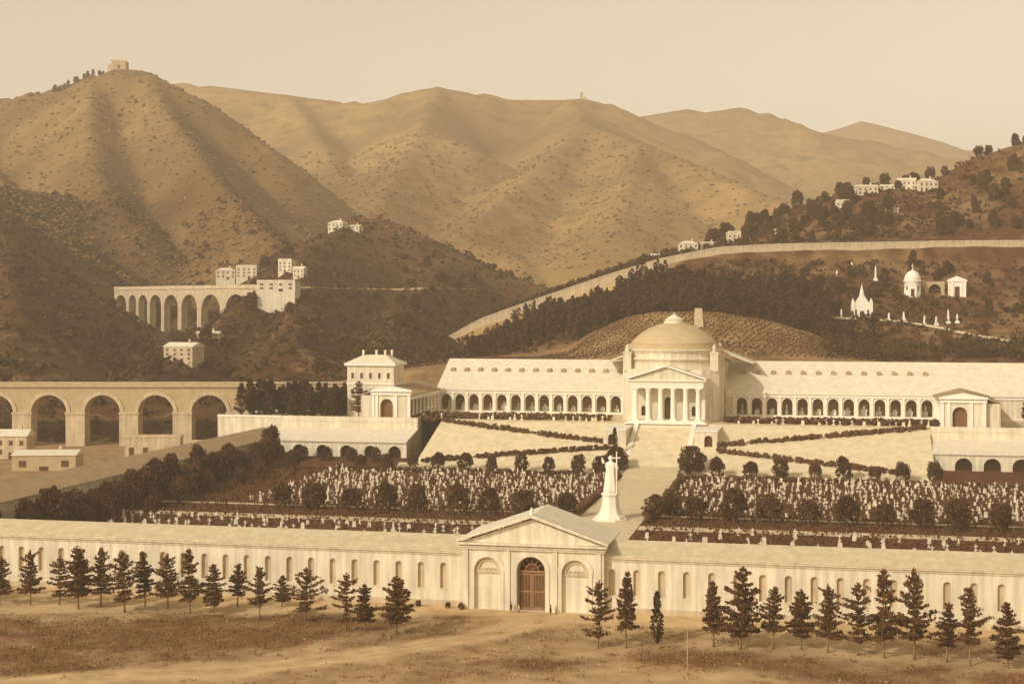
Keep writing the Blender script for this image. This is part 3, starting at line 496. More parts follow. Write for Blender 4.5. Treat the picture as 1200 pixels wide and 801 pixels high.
MB().prism([(-15.6,13.78),(-15.6,14.35),(0,19.8),(15.6,14.35),(15.6,13.78),(0,19.1)], -3.5, -2.0).build('raking_cornice', 'plaster', t)
MB().prism([(-15.5,13.76),(-15.5,14.1),(0,19.5),(15.5,14.1),(15.5,13.76),(0,19.15)], -1.99, 15.0).build('roof', 'roof_pale', t)
MB().lathe([(.5,19.6),(.5,19.9),(.22,20.1),(.45,20.5),(.2,20.9),(.05,21.2)], 10, 0, -2.8).build('finial', 'marble', t)

# ------------------------------------------------------------------ side galleries
def side_gallery(s, label):
    t = uvthing('side_gallery', label, 'gallery', s*153, 0, 0, 'side galleries of the lower court')
    n = 40
    MB().prism([(-9.6,12.5),(0,15.2),(9.6,12.5),(9.6,12.8),(0,15.5),(-9.6,12.8)], 15.2, 236).build('roof', 'roof_slate', t)
    d = -1 if s > 0 else 1
    wl = MB(); wl.box(-9,-8.4,15,235,0,12.45) if d > 0 else wl.box(8.4,9,15,235,0,12.45); wl.build('outer_wall', 'plaster_aged', t)
    ops = [(20+9.2*k, 2.2, 4.2, 8.4) for k in range(23)]
    if d > 0: MB().arches(15, 235, 2, 12.45, ops, 1.0).build('arcade', 'plaster', t, (9,0,0), PI/2)
    else: MB().arches(-235, -15, 2, 12.45, [(-a,b,c,e) for a,b,c,e in ops], 1.0).build('arcade', 'plaster', t, (-9,0,0), -PI/2)
    MB().box(-8.3,8.3,15,235,0.5,2.1+1.9).build('floor_slab', 'gravel', t)
    MB().box(-8.3,8.3,234.2,235,0,12.4).build('end_wall', 'plaster_aged', t)
side_gallery(-1, 'long side gallery with shaded arcade left of the burial field')
side_gallery(1, 'long side gallery closing the burial field on the right')

# ------------------------------------------------------------------ lower arcades under the terrace
def lower_arcade(s, label):
    t = uvthing('lower_arcade', label, 'arcade', 0, 221, 0, 'lower arcades under the terrace ends')
    x0, x1 = (-146,-92) if s < 0 else (92,146)
    ops = [(s*((96.5 if s < 0 else 102)+9.2*k), 2.35 if s < 0 else 2.8, 4.4, 8.4 if s < 0 else 8.0) for k in range(6 if s < 0 else 5)]
    MB().arches(x0, x1, 3.5, 11.9, ops, 1.2).build('arcade', 'plaster', t)
    for a in ops: MB().ring(a[0], a[3], a[1]+.05, a[1]+.65, -.15, -.003, 10).build('arch_ring', 'plaster', t)
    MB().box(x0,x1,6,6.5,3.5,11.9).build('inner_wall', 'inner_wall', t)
    MB().prismx([(-.6,11.9),(15.2,15.4),(15.2,15.8),(-.6,12.3)], x0, x1).build('roof', 'roof_pale', t)
    MB().box(x0,x1,15.25,16.3,12,20.0).box(x0,x1,15.05,15.24,18.2,18.6).build('retaining_wall', 'plaster', t)
    e = (x1-.6, x1) if s < 0 else (x0, x0+.6)
    MB().prismx([(.02,2),(20,2),(20,19.9),(15.2,19.9),(15.2,15.3),(.02,11.85)], *e).build('end_wall', 'plaster_aged', t)
lower_arcade(-1, 'low arcade with sloping pale roof below the terrace at left, trees before its arches')
lower_arcade(1, 'low arcade below the terrace at the far right of the burial field')

# ------------------------------------------------------------------ stairs
t = uvthing('grand_staircase', 'broad pale staircase climbing from the burial field to the domed temple', 'staircase', 0, 207, 5.3)
m_ = MB(); ns = 44
for k in range(ns): m_.box(-9.6, 9.6, k*34/ns, 34.2, k*13.7/ns-.3 if k else -.5, (k+1)*13.7/ns)
m_.build('steps', 'marble', t)
for s in (-1, 1):
    xa, xb = (-11.2,-9.62) if s < 0 else (9.62,11.2)
    MB().prismx([(-3,-.6),(34.5,-.6),(34.5,14.9),(-1.5,1.3),(-3,1.3)], xa, xb).build('parapet', 'marble', t)
    MB().box((xa+xb)/2-1.1,(xa+xb)/2+1.1,-5.2,-3.01,-.6,2.4).box((xa+xb)/2-1.3,(xa+xb)/2+1.3,-5.4,-2.98,2.4,2.8).build('pedestal', 'marble', t)
for s, lb in ((-1,'small arched stair lodge left of the great staircase, under the temple'),(1,'small arched stair lodge right of the great staircase, under the temple')):
    t = uvthing('stair_lodge', lb, 'lodge', s*16, 221.5, 0)
    MB().arches(-4, 4, 10, 18.0, [(.9*s,1.4,12.4,15.3)], 1.2).build('wall', 'plaster', t)
    MB().box(-4,-3.5,.02,19,9,18).box(3.5,4,.02,19,9,18).build('side_wall', 'plaster', t)
    MB().arcpanel(.9*s,1.45,12.4,15.3,1.2).build('doorway', 'door_wood', t)
    MB().box(-4.3,4.3,-.3,19.5,18.0,18.5).build('roof_slab', 'marble', t)

# ------------------------------------------------------------------ domed temple
t = uvthing('domed_temple', 'large domed temple with columned portico at the head of the staircase', 'temple', 0, 269, 19)
for k in range(4): MB().box(-15+.45*k, 15-.45*k, -30.2+.45*k, -8, .005+.28*k, .28*(k+1)).build('step', 'marble', t)
for k in range(6):
    x = -11.4+4.56*k
    c = MB().box(x-1.15,x+1.15,-26.35,-24.05,1.12,1.5).lathe([(1.05,1.5),(1.1,1.7),(.92,1.9),(.95,5.5),(.8,11.4),(.82,11.5),(1.05,12.2),(1.2,12.5)],20,x,-25.2).box(x-1.2,x+1.2,-26.4,-24.0,12.5,12.8)
    c.build('column', 'marble', t)
MB().arches(-13.2, 13.2, 1.1, 12.8, [(0,1.55,1.12,7.6),(-9.3,.85,2.2,5.0),(9.3,.85,2.2,5.0)], .8, y=-19).build('front_wall', 'plaster', t)
MB().arcpanel(0,1.6,1.12,7.6,-18.2).build('door', 'door_wood', t)
MB().arcpanel(-9.3,.9,2.2,5.0,-18.2).build('niche', 'door_wood', t); MB().arcpanel(9.3,.9,2.2,5.0,-18.2).build('niche', 'door_wood', t)
for s in (-1, 1):
    MB().box(min(s*12.4,s*13.2),max(s*12.4,s*13.2),-18.98,-9,1.1,12.8).build('side_wall', 'plaster', t)
    MB().box(min(s*12.1,s*13.5),max(s*12.1,s*13.5),-20.2,-19.01,1.1,12.8).build('pilaster', 'marble', t)
MB().box(-13.3,13.3,-26.5,-9,12.8,14.2).box(-13.5,13.5,-26.7,-9,14.2,15.1).prismx([(-27.6,15.4),(-26.6,15.08),(-9,15.08),(-9,15.9),(-27.6,15.9)],-14.3,14.3).build('entablature', 'marble', t)
MB().prism([(-13.3,15.9),(13.3,15.9),(0,20.4)],-26.5,-25.5).build('tympanum', 'plaster', t)
MB().prism([(-14.5,15.92),(-14.5,16.5),(0,21.3),(14.5,16.5),(14.5,15.92),(0,20.6)],-27.8,-26.2).build('raking_cornice', 'marble', t)
MB().prism([(-14.2,15.93),(-14.2,16.3),(0,21.0),(14.2,16.3),(14.2,15.93),(0,20.65)],-26.19,-8).build('portico_roof', 'roof_pale', t)
_o8 = [(17.6*math.cos(PI/8+k*PI/4)/math.cos(PI/8), 17.6*math.sin(PI/8+k*PI/4)/math.cos(PI/8)) for k in range(8)]
MB().prismz([(-18,-12),(-12,-16.5),(12,-16.5),(18,-12),(18,18),(-18,18)], 0, 19.2).build('cella', 'plaster', t)
MB().lathe([(18.4,18.9),(18.4,19.3),(17.9,19.35),(17.9,22.4),(18.7,22.7),(18.7,23.1),(17.9,23.15),(17.9,25.6),(18.9,26.1),(18.9,26.5),(17.6,26.55)],72).build('drum', 'plaster', t)
MB().lathe([(17.8,26.5),(17.8,27.1),(17.4,27.15),(17.4,27.7),(17.0,27.75),(17.0,28.35)],72,smooth=False).build('dome_step', 'lead_dome', t)
R_ = 19.2; zb = 28.8; pr = []
for k in range(15):
    r = 16.7-(16.7-3.6)*k/14; pr.append((r, 28.2+math.sqrt(max(0,21.0**2-r*r))-math.sqrt(21.0**2-16.7**2)))
MB().lathe(pr,72).build('dome', 'lead_dome', t)
zt = pr[-1][1]
MB().lathe([(4.0,zt-.15),(4.0,zt+.6),(3.4,zt+.65),(3.4,zt+1.2),(3.7,zt+1.3),(.3,zt+3.4),(.25,zt+3.8),(.05,zt+4.1)],24,smooth=False).build('lantern', 'roof_pale', t)
for sx, sy in ((-1,-1),(1,-1),(1,1),(-1,1)):
    x, y = sx*16.2, (-12.2 if sy < 0 else 14.5)
    MB().box(x-1.5,x+1.5,y-1.5,y+1.5,18.5,25.0).box(x-1.8,x+1.8,y-1.8,y+1.8,25.0,25.5).lathe([(1.2,25.5),(1.2,25.8),(.4,26.4),(.8,27.0),(.6,27.7),(.1,28.6)],12,x,y).build('corner_turret', 'plaster', t)
MB().prism([(-19,19),(19,19),(19,21),(0,30),(-19,21)],18.1,32).build('rear_block', 'plaster', t)
MB().prism([(-29,20.1),(0,31.0),(29,20.1),(29,20.6),(0,31.6),(-29,20.6)],17.6,33).build('rear_roof', 'roof_pale', t)

# ------------------------------------------------------------------ upper arcade wings
def statue_mb(h=2.2, w=.5):
    b = MB(); ph = random.random()*6
    rings = []
    for t_, a in ((0,1.),(.2,.95),(.45,.8),(.62,.72),(.74,.85),(.8,.75),(.84,.3),(.87,.28),(.92,.34),(.97,.3),(1,.1)):
        rings.append([(a*w*(1+.08*math.sin(5*q+ph))*math.cos(q), a*w*.7*(1+.08*math.sin(5*q+ph))*math.sin(q), t_*h) for q in [2*PI*k/12 for k in range(12)]])
    b.loft(rings); b.tube([(.7*w,0,.76*h),(.95*w,-.25*w,.6*h),(.4*w,-.8*w,.52*h)],[.2*w,.17*w,.13*w],6)
    return b
def tomb_mb():
    b = statue_mb(1.9,.5); b.V = [(x,y,z+1.6) for x,y,z in b.V]
    b.box(-.9,.9,-.55,.55,0,1.2).box(-1.05,1.05,-.65,.65,1.2,1.6); return b
tomb_meshes = []
for w_, h_, bs in ((.5,1.9,.9),(.75,1.3,1.2),(.4,2.4,.6),(.9,1.0,.95)):
    b = statue_mb(h_, w_); b.V = [(x,y,z+1.6*bs) for x,y,z in b.V]; b.box(-.9*bs,.9*bs,-.55,.55,0,1.2*bs).box(-1.05*bs,1.05*bs,-.65,.65,1.2*bs,1.6*bs)
    m__ = b.mesh('tomb'); m__.materials.append(MATS['marble']); tomb_meshes.append(m__)
def upper_wing(s, label):
    t = uvthing('arcade_wing', label, 'arcade', 0, 284, 19, 'arcaded wings either side of the domed temple')
    x0, x1 = (-97.6,-18.5) if s < 0 else (18.5,150)
    ops = [(s*(24.6+5.77*k), 1.95, .65, 5.2) for k in range(13)]
    MB().arches(x0, x1, 0, 8.0, ops, 1.3).build('arcade', 'plaster', t)
    for a in ops:
        MB().ring(a[0], 5.2, 1.98, 2.35, -.1, -.003, 10).build('arch_ring', 'marble', t)
        o = link('tomb', random.choice(tomb_meshes), None, t, (a[0]+random.uniform(-.4,.4), 3.6+2*random.random(), .66)); o.rotation_euler.z = random.uniform(-.5,.5); o.scale = (1,1,.8+.5*random.random())
    for k in range(14):
        xc = s*(24.6+5.77*(k-.5)); MB().box(xc-.5,xc+.5,-.45,-.004,.6,7.5).box(xc-.65,xc+.65,-.6,-.006,7.1,7.55).build('pilaster', 'marble', t)
    MB().box(x0,x1,-1.2,6,-.1,.64).build('stylobate', 'marble', t)
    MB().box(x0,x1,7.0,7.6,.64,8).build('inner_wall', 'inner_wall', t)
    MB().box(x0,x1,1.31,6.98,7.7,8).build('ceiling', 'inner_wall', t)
    MB().box(x0,x1,-.5,-.007,7.6,8.3).prismx([(-1.1,8.75),(-.5,8.3),(0,8.3),(0,9.1),(-1.1,9.1)],x0,x1).build('entablature', 'marble', t)
    MB().prismx([(-1.0,9.12),(20,20.2),(38,11),(38,11.4),(20,20.7),(-1.0,9.5)], x0, x1).build('roof', 'roof_pale', t)
    MB().box(x0,x1,37,37.6,-4,11).build('rear_wall', 'plaster_aged', t)
    for k in range(13):
        xc = s*(24.6+5.77*k); y = 11.6; z = 9.5+(y+1)*11.2/21
        MB().prism([(xc-.95,z-.3),(xc+.95,z-.3),(xc+.95,z+.6),(xc+.5,z+1.05),(xc-.5,z+1.05),(xc-.95,z+.6)],y-1.0,y+2.2).build('dormer', 'roof_slate', t)
upper_wing(-1, 'long arcaded wing left of the dome with a broad pale roof of small dormers')
upper_wing(1, 'long arcaded wing right of the dome with a broad pale roof of small dormers')
def return_wing(s, label):
    t = uvthing('return_colonnade', label, 'colonnade', s*97, 241, 19, 'colonnades returning from the arcaded wings')
    n = 8; Lg = 42.5
    for k in range(n+1):
        y = .7+k*(Lg-1.4)/n; MB().box(-.7,.7,y-.7,y+.7,.6,.9).lathe([(.55,.9),(.6,1.1),(.52,1.3),(.45,6.6),(.62,7.1)],12,0,y).box(-.7,.7,y-.7,y+.7,7.1,7.4).build('column', 'marble', t)
    o = -s
    MB().box(*sorted((o*.9,-o*10)),0,Lg,-.1,.6).build('stylobate', 'marble', t)
    MB().box(*sorted((o*.8,-o*.6)),0,Lg,7.4,8.9).build('entablature', 'marble', t)
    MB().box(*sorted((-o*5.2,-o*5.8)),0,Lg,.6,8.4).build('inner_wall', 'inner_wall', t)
    MB().prism([(o*1.3,8.92),(-o*9,11.4),(-o*19,8.92),(-o*19,9.3),(-o*9,11.8),(o*1.3,9.3)],-.2,50).build('roof', 'roof_slate', t)
    MB().box(*sorted((-o*18.4,-o*18.9)),0,Lg,-3,8.9).build('outer_wall', 'plaster_aged', t)
    MB().box(*sorted((-o*14.05,-o*18.4)),.02,.5,-3,8.9).build('end_wall', 'plaster', t)
    xa, xb = sorted((o*1.3,-o*14)); xc = -o*(8.2 if s < 0 else 5.2)
    MB().arches(xa, xb, 0, 10.4, [(xc,2.5,.1,5.2)], 1.6, y=-1.8).build('portal', 'plaster', t)
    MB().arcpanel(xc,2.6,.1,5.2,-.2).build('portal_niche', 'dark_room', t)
    for xq in (xc-3.75, xc+3.75, xa+.65, xb-.65): MB().box(xq-.55,xq+.55,-2.2,-1.804,0,9.2).build('pilaster', 'marble', t)
    MB().box(xa-.2,xb+.2,-2.5,-.2,9.2,10.0).box(xa-.5,xb+.5,-2.8,0,10.4,11.0).prism([(xa-.3,11),(xb+.3,11),((xa+xb)/2,12.6)],-2.3,-.3).build('cornice', 'marble', t)
return_wing(-1, 'shaded colonnade with arched portal running toward the viewer at the left wing')
return_wing(1, 'colonnade with arched portal ending the right wing')
def pavilion(s, label):
    t = uvthing('corner_pavilion', label, 'pavilion', s*115.6, 252, 19, 'hip roofed pavilions at the arcade ends')
    hw = 9.4
    MB().box(-hw,hw,0,14,-4,19.6).build('wall', 'plaster', t)
    MB().box(-hw-.3,hw+.3,-.3,14.3,12.3,12.8).box(-hw-.9,hw+.9,-.9,14.9,19.6,20.5).build('cornice', 'marble', t)
    MB().add([(-hw-.8,-.8,20.5),(hw+.8,-.8,20.5),(hw+.8,14.8,20.5),(-hw-.8,14.8,20.5),(-4.6,6,23.6),(4.6,6,23.6),(4.6,8,23.6),(-4.6,8,23.6)],[(0,1,5,4),(1,2,6,5),(2,3,7,6),(3,0,4,7),(4,5,6,7)]).build('roof', 'roof_pale', t)
    for z in (14.6, 8.4):
        for k in range(5):
            x = -7.2+3.6*k
            f = MB().box(x-.8,x+.8,-.15,-.003,z-.2,z+2.6).build('window_frame', 'marble', t)
            MB().box(x-.55,x+.55,-.25,-.152,z+.05,z+2.3).build('pane', 'glass_dark', f)
    for x, y in ((-4.5,5.2),(4.3,5.4),(.4,6.6),(6,8.8)): MB().box(x-.4,x+.4,y-.4,y+.4,21.8,25.2).box(x-.55,x+.55,y-.55,y+.55,25.2,25.5).build('chimney', 'plaster', t)
pavilion(-1, 'two storey cream pavilion with hipped roof and chimneys at the left arcade end')

# ------------------------------------------------------------------ statue of Faith on the path
t = uvthing('monument', 'tall white robed statue holding a cross on a flared pedestal by the central path', 'statue', 0, 105, 3.4)
MB().prismz([(5*math.cos(2*PI*k/8+PI/8),5*math.sin(2*PI*k/8+PI/8)) for k in range(8)],-.5,.5).lathe([(4.3,.5),(4.2,1.0),(3.3,1.6),(2.6,3.2),(2.3,5.2),(2.2,6.6),(2.6,6.8),(2.6,7.3),(2.0,7.5)],8,smooth=False).build('pedestal', 'marble', t)
b = MB(); rings = []
for q, a, dx in ((0,2.0,0),(.1,1.9,0),(.3,1.65,.05),(.5,1.45,.1),(.62,1.3,.12),(.72,1.5,.1),(.8,1.35,.08),(.83,.75,.08),(.845,.42,.08),(.865,.4,.08),(.9,.62,.06),(.94,.68,.05),(.98,.45,.05),(1.0,.1,.05)):
    rings.append([(dx+a*(1+.10*math.sin(7*th+q*3)*(1 if q < .8 else 0))*math.cos(th), a*.78*(1+.10*math.sin(7*th+q*3)*(1 if q < .8 else 0))*math.sin(th), 7.4+10.2*q) for th in [2*PI*k/28 for k in range(28)]])
b.loft(rings)
b.tube([(1.2,0,15.3),(2.0,-.5,14.2),(1.9,-1.3,13.4)],[.5,.42,.3],8).tube([(-1.1,0,15.3),(-1.9,-.4,15.6),(-2.1,-.9,16.6)],[.5,.42,.3],8)
b.tube([(-2.1,-.9,16.6),(-2.1,-1.0,17.0)],[.3,.2],8)
b.build('figure', 'marble', t)
MB().box(1.75,2.05,-1.65,-1.35,7.5,18.8).box(.9,2.9,-1.64,-1.36,17.0,17.3).build('cross', 'marble', t)

# ------------------------------------------------------------------ graves
def cross_mb():
    b = MB(); b.box(-.35,.35,-.25,.25,0,.35).box(-.11,.11,-.09,.09,.35,1.75).box(-.42,.42,-.088,.088,1.15,1.37); return b
def slab_mb():
    b = MB(); b.box(-.45,.45,-.25,.25,0,.25); b.prism([(-.36,.25),(.36,.25),(.36,1.0)]+[(.36*math.cos(PI*k/8),1.0+.36*math.sin(PI*k/8)) for k in range(1,8)]+[(-.36,1.0)],-.1,.1); return b
def pillar_mb():
    b = MB(); b.box(-.45,.45,-.45,.45,0,.5).box(-.3,.3,-.3,.3,.5,.8); b.add([(-.24,-.24,.8),(.24,-.24,.8),(.24,.24,.8),(-.24,.24,.8),(-.12,-.12,2.1),(.12,-.12,2.1),(.12,.12,2.1),(-.12,.12,2.1),(0,0,2.35)],[(0,1,5,4),(1,2,6,5),(2,3,7,6),(3,0,4,7),(4,5,8),(5,6,8),(6,7,8),(7,4,8)]); return b
kinds = [('grave_cross',cross_mb(),'small white marble cross in the dark front strip of the burial field'),('gravestone',slab_mb(),'small round topped white headstone in the dark front strip of the burial field'),('grave_pillar',pillar_mb(),'small white obelisk grave marker in the dark front strip of the burial field')]
kmesh = []
for n_, b_, l_ in kinds: me = b_.mesh(n_); me.materials.append(MATS['gravewhite']); kmesh.append(me)
grv = []
for s in (-1, 1):
    for v in np.arange(59, 89, 3.1):
        for u in np.arange(14, 138, 3.6):
            if rng.random() < (.34 if s < 0 else .30): grv.append((s*u+rng.normal()*.5, v+rng.normal()*.4))
grv = grv[:298]
for u, v in grv:
    k = int(rng.choice(3, p=[.55,.3,.15])); x, y = W(u, v)
    o = link(kinds[k][0], kmesh[k], None, None, (x, y, zc(v)-.02), -ANG+rng.normal()*.15); sc = .75+rng.random()*.5; o.scale = (sc*1.15,sc,sc)
    props(o, kinds[k][2], 'gravestone', 'white grave markers in the front strip')
allV = []; allF = []; off = 0
src = [(np.array(b_.V), b_.F) for _, b_, _ in kinds]
def addgrave(u, v, z, sc):
    global off
    k = int(rng.choice(3, p=[.5,.35,.15])); V_, F_ = src[k]; x, y = W(u, v); a = -ANG+rng.normal()*.2
    R2 = np.array([[math.cos(a),-math.sin(a)],[math.sin(a),math.cos(a)]]); P_ = V_.copy(); P_[:,:2] = (P_[:,:2]*[1.15*sc,sc])@R2.T; P_[:,2] *= sc
    allV.append(P_+[x,y,z-.02]); allF.extend([tuple(i+off for i in f) for f in F_]); off += len(V_)
for s in (-1, 1):
    for v in np.arange(118, 194, 3.3):
        for u in np.arange(13, 136, 2.0):
            if rng.random() < .66 and not (s < 0 and u > 112): addgrave(s*u+rng.normal()*.4, v+rng.normal()*.5, zc(v), .5+rng.random()**2*.65)
    for v in (247, 251, 255, 259):
        for u in np.arange(24, 94, 2.2):
            if rng.random() < .5: addgrave(s*u+rng.normal()*.4, v+rng.normal()*.5, 19, .8+rng.random()*.5)
me = bpy.data.meshes.new('gravestones'); me.from_pydata([tuple(p) for p in np.concatenate(allV)], [], allF); me.update()
props(link('gravestones', me, 'gravewhite'), 'countless small white crosses and headstones crowding the burial field', 'gravestones', kind='stuff')
# rank growth between the graves
gp = []
for s in (-1, 1):
    n = 13000; u = s*(11+rng.random(n)*128); v = np.where(rng.random(n) < .35, 57+rng.random(n)*56, 116+rng.random(n)*80)
    gp += [(*W(a, b), zc(b)+.2) for a, b in zip(u, v)]
V1, F1 = leaf_quads(np.array(gp)+np.array([0,0,.2]), .42, .7)
props(link('grave_grass', npmesh('grave_grass', V1, F1), 'leaves'), 'dark rank grass and flowers between the graves', 'grass', kind='stuff')

# ------------------------------------------------------------------ plants
def blob_tree(name, h, r, seed, n=900, leaf=.55, cone=.5, trunk=.8):
    g = np.random.default_rng(seed); t = g.random(n)**.85; a = g.random(n)*2*PI
    nb = 15; cb = g.random((nb,3)); which_b = g.integers(0, nb, n)
    lump = 1+.16*np.sin(3*a+seed)+.14*np.sin(7*t*3+2*a+seed*2)
    prof = np.sqrt(np.clip(1-(2*(.1+.9*t)-1)**2, 0, 1))*(1-cone*t)
    rr = r*prof/prof.max()*lump*np.sqrt(g.random(n)*.55+.45)
    C = np.column_stack([rr*np.cos(a), rr*np.sin(a), trunk+t*(h-trunk)])
    tb = .12+.8*cb[:,0]**.8; pb = np.sqrt(np.clip(1-(2*(.1+.9*tb)-1)**2, 0, 1))*(1-cone*tb); ab = cb[:,1]*2*PI; qb = r*pb*.72
    B_ = np.column_stack([qb*np.cos(ab), qb*np.sin(ab), trunk+tb*(h-trunk)]); g3 = g.normal(size=(n,3)); g3 /= np.linalg.norm(g3,axis=1)[:,None]
    C2 = B_[which_b]+g3*(r*(.26+.16*cb[which_b,2]))[:,None]*(.7+.4*g.random((n,1))); C = np.where((g.random(n) < .62)[:,None], C2, C*[.85,.85,1])
    V1, F1 = leaf_quads(C, leaf, .6); me = npmesh(name, V1, F1); me.materials.append(MATS['leaves']); return me
def trunk_mesh(h, r, seed, m='bark', bend=.15):
    g = np.random.default_rng(seed); pts = [(g.normal()*bend*k/4, g.normal()*bend*k/4, h*k/5-.2*(k == 0)) for k in range(6)]
    b = MB().tube(pts, [r*(1-.75*k/5)*(1.4 if k == 0 else 1) for k in range(6)], 8)
    me = b.mesh('trunk'); me.materials.append(MATS[m]); return me
round_crowns = [blob_tree('crown', 7, 3.3, 11+i, cone=c, n=1700, leaf=.34) for i, c in enumerate((.1,.35,.2,.5,.05))]
round_trunk = trunk_mesh(4, .25, 3)
def tree(name, label, cat, x, y, z, crown, trunk, s, sz=None, group=None, rot=None, lean=0):
    t = thing(name, label, cat, (x, y, z-.05), random.uniform(0,6.28) if rot is None else rot, group)
    t.scale = (s, s, sz or s)
    link('trunk', trunk, None, t); link('crown', crown, None, t); return t
ORD = ['first','second','third','fourth','fifth','sixth','seventh','eighth','ninth','tenth','eleventh','twelfth','thirteenth','fourteenth','fifteenth','sixteenth','seventeenth','eighteenth','nineteenth','twentieth','twenty-first','twenty-second','twenty-third','twenty-fourth','twenty-fifth','twenty-sixth','twenty-seventh','twenty-eighth','twenty-ninth','thirtieth']
back_l = [-101.5,-91.9,-82.6,-73.7,-64,-54.5,-44.2,-34.8,-24.5]; back_r = [11.7,21.8,32.6,42.5,53.5,62.8,72.5,81.1,91]
for us, side in ((back_l[::-1],'left'),(back_r,'right')):
    for i, u in enumerate(us):
        x, y = W(u, 196.5); s = .62+random.random()*.32
        tree('clipped_tree', f'{ORD[i]} small dark tree {side} of the central path, in the back row below the lawn', 'tree', x, y, 4.9, random.choice(round_crowns), round_trunk, s, s*random.uniform(.9,1.2), 'small trees along the foot of the lawn')
mid_l = [-96,-86,-75,-64.4,-55.3,-43.2,-34.8,-24.9,-12.5]; mid_r = [11.5,22.9,33.1,42.6,53.1,63.1,72.9,82.5,91.5,102,113]
for us, side in ((mid_l[::-1],'left'),(mid_r,'right')):
    for i, u in enumerate(us):
        x, y = W(u, 107); s = .92+random.random()*.25
        tree('clipped_tree', f'{ORD[i]} rounded dark tree {side} of the central path, in the row across the graves', 'tree', x, y, 3.4, random.choice(round_crowns), round_trunk, s, s*random.uniform(.85,1.1), 'rounded trees in the row across the burial field')
for i in range(21):                                             # shaded trees along the left gallery
    x, y = W(-138.5+random.uniform(-1.8,1.8), 42+i*8.1); s = .95+random.random()*.3
    tree('gallery_tree', 'dark bushy tree in the row along the shaded left side gallery', 'tree', x, y, zc(42+i*8.1), random.choice(round_crowns), round_trunk, s*random.uniform(.9,1.2), s*random.uniform(1.1,1.5), 'dark trees along the left side gallery')
for i in range(11):
    x, y = W(-128+random.uniform(-4,4), 60+i*13); s = .65+random.random()*.3
    tree('gallery_tree', 'dark bushy tree in the second row beside the shaded left side gallery', 'tree', x, y, zc(60+i*13), random.choice(round_crowns), round_trunk, s, s*1.1, 'dark trees of the second row at left')
for i in range(15):
    x, y = W(139, 42+i*11.3); s = 1.1+random.random()*.3
    tree('gallery_tree', 'dark bushy tree in the row along the right side gallery', 'tree', x, y, zc(42+i*11.3), random.choice(round_crowns), round_trunk, s, s*1.2, 'dark trees along the right side gallery')
for i, k in enumerate(range(6)):
    x, y = W(-101-9.2*k, 213); tree('clipped_tree', f'{ORD[i]} dark tree from the lawn standing before the lower left arcade', 'tree', x, y, 4.8, random.choice(round_crowns), round_trunk, .72, .85, 'trees before the lower left arcade')
for u, v, s, lb in ((-12.6,203,1.25,'dark bush beside the left foot of the great staircase'),(-16.5,196,1.05,'dark bush before the foot of the great staircase, at its left'),(12.8,203,1.35,'large dark bush beside the right foot of the great staircase'),(15.5,116,1.0,'dark bush right of the path just beyond the statue')):
    x, y = W(u, v); tree('bush', lb, 'bush', x, y, zc(v)-.5, round_crowns[0], round_trunk, s, s*.95)
def cypress_mesh(h, r, seed, n=420):
    g = np.random.default_rng(seed); t = g.random(n); a = g.random(n)*2*PI; rr = r*np.sqrt(g.random(n))*np.minimum(1, t*5)*(1-t)**.5*1.3
    V1, F1 = leaf_quads(np.column_stack([rr*np.cos(a), rr*np.sin(a), .6+t*(h-.6)]), .38, .5); me = npmesh('crown', V1, F1); me.materials.append(MATS['cypress_leaf']); return me
cyp = [cypress_mesh(10, 1.2, 60+i) for i in range(3)]
x, y = W(-14.8, 214); tree('cypress', 'slender dark cypress left of the great staircase, behind the statue', 'cypress', x, y, zc(214)-.3, cyp[0], round_trunk, 1, 1.0)
# hedges zigzagging over the lawn and along the terrace
def hedge(name, label, pts, w=1.6, h=1.7, dens=6):
    C = []
    for (u0,v0),(u1,v1) in zip(pts, pts[1:]):
        Ls = math.hypot(u1-u0, v1-v0); n = int(Ls*dens)
        for k in range(n):
            q = rng.random(); u = u0+(u1-u0)*q; v = v0+(v1-v0)*q
            if math.sin(u*1.9+v)*.5+rng.random() < .15: continue
            x, y = W(u+rng.normal()*w*.3, v+rng.normal()*w*.35); C.append((x, y, zc(v)+.25+rng.random()*h*.7))
    C = np.array(C); V1, F1 = clumps(C, .35+rng.random(len(C))*.55, .9)
    props(link(name, npmesh(name, V1, F1), 'leaves'), label, 'hedge', 'hedges zigzagging over the terraced lawn')
hedge('hedge', 'upper diagonal hedge descending over the pale lawn left of the staircase', [(-97,242.5),(-56.5,232.5),(-18.9,223)])
hedge('hedge', 'lower diagonal hedge descending away from the staircase over the left lawn', [(-18.3,219),(-52,212),(-81,205.5)], 1.4)
hedge('hedge', 'upper diagonal hedge climbing from the staircase over the pale right lawn', [(19.7,222.5),(55,231),(91,240)])
hedge('hedge', 'lower diagonal hedge falling from the staircase over the right lawn', [(20,218),(50.3,211.5),(82,204)], 1.2)
hedge('hedge', 'long hedge and flower bed before the arches of the left wing', [(-95,250),(-24,250),(-24,258),(-95,258)], 3.0, 2.0, 7)
hedge('hedge', 'long hedge and flower bed before the arches of the right wing', [(95,250),(22,250),(22,258),(95,258)], 3.0, 2.0, 7)
hedge('hedge', 'low dark hedge closing the left half of the burial field at the back', [(-110,194),(-13,194)], 1.6, 1.4, 5)
hedge('hedge', 'low dark hedge closing the right half of the burial field at the back', [(13,192),(125,192)], 1.6, 1.4, 5)
hedge('hedge', 'dark hedge along the left edge of the central path', [(-10.5,100),(-10.5,194)], 1.3, 1.5, 3)
hedge('hedge', 'dark hedge along the right edge of the central path', [(10.5,100),(10.5,194)], 1.3, 1.5, 3)

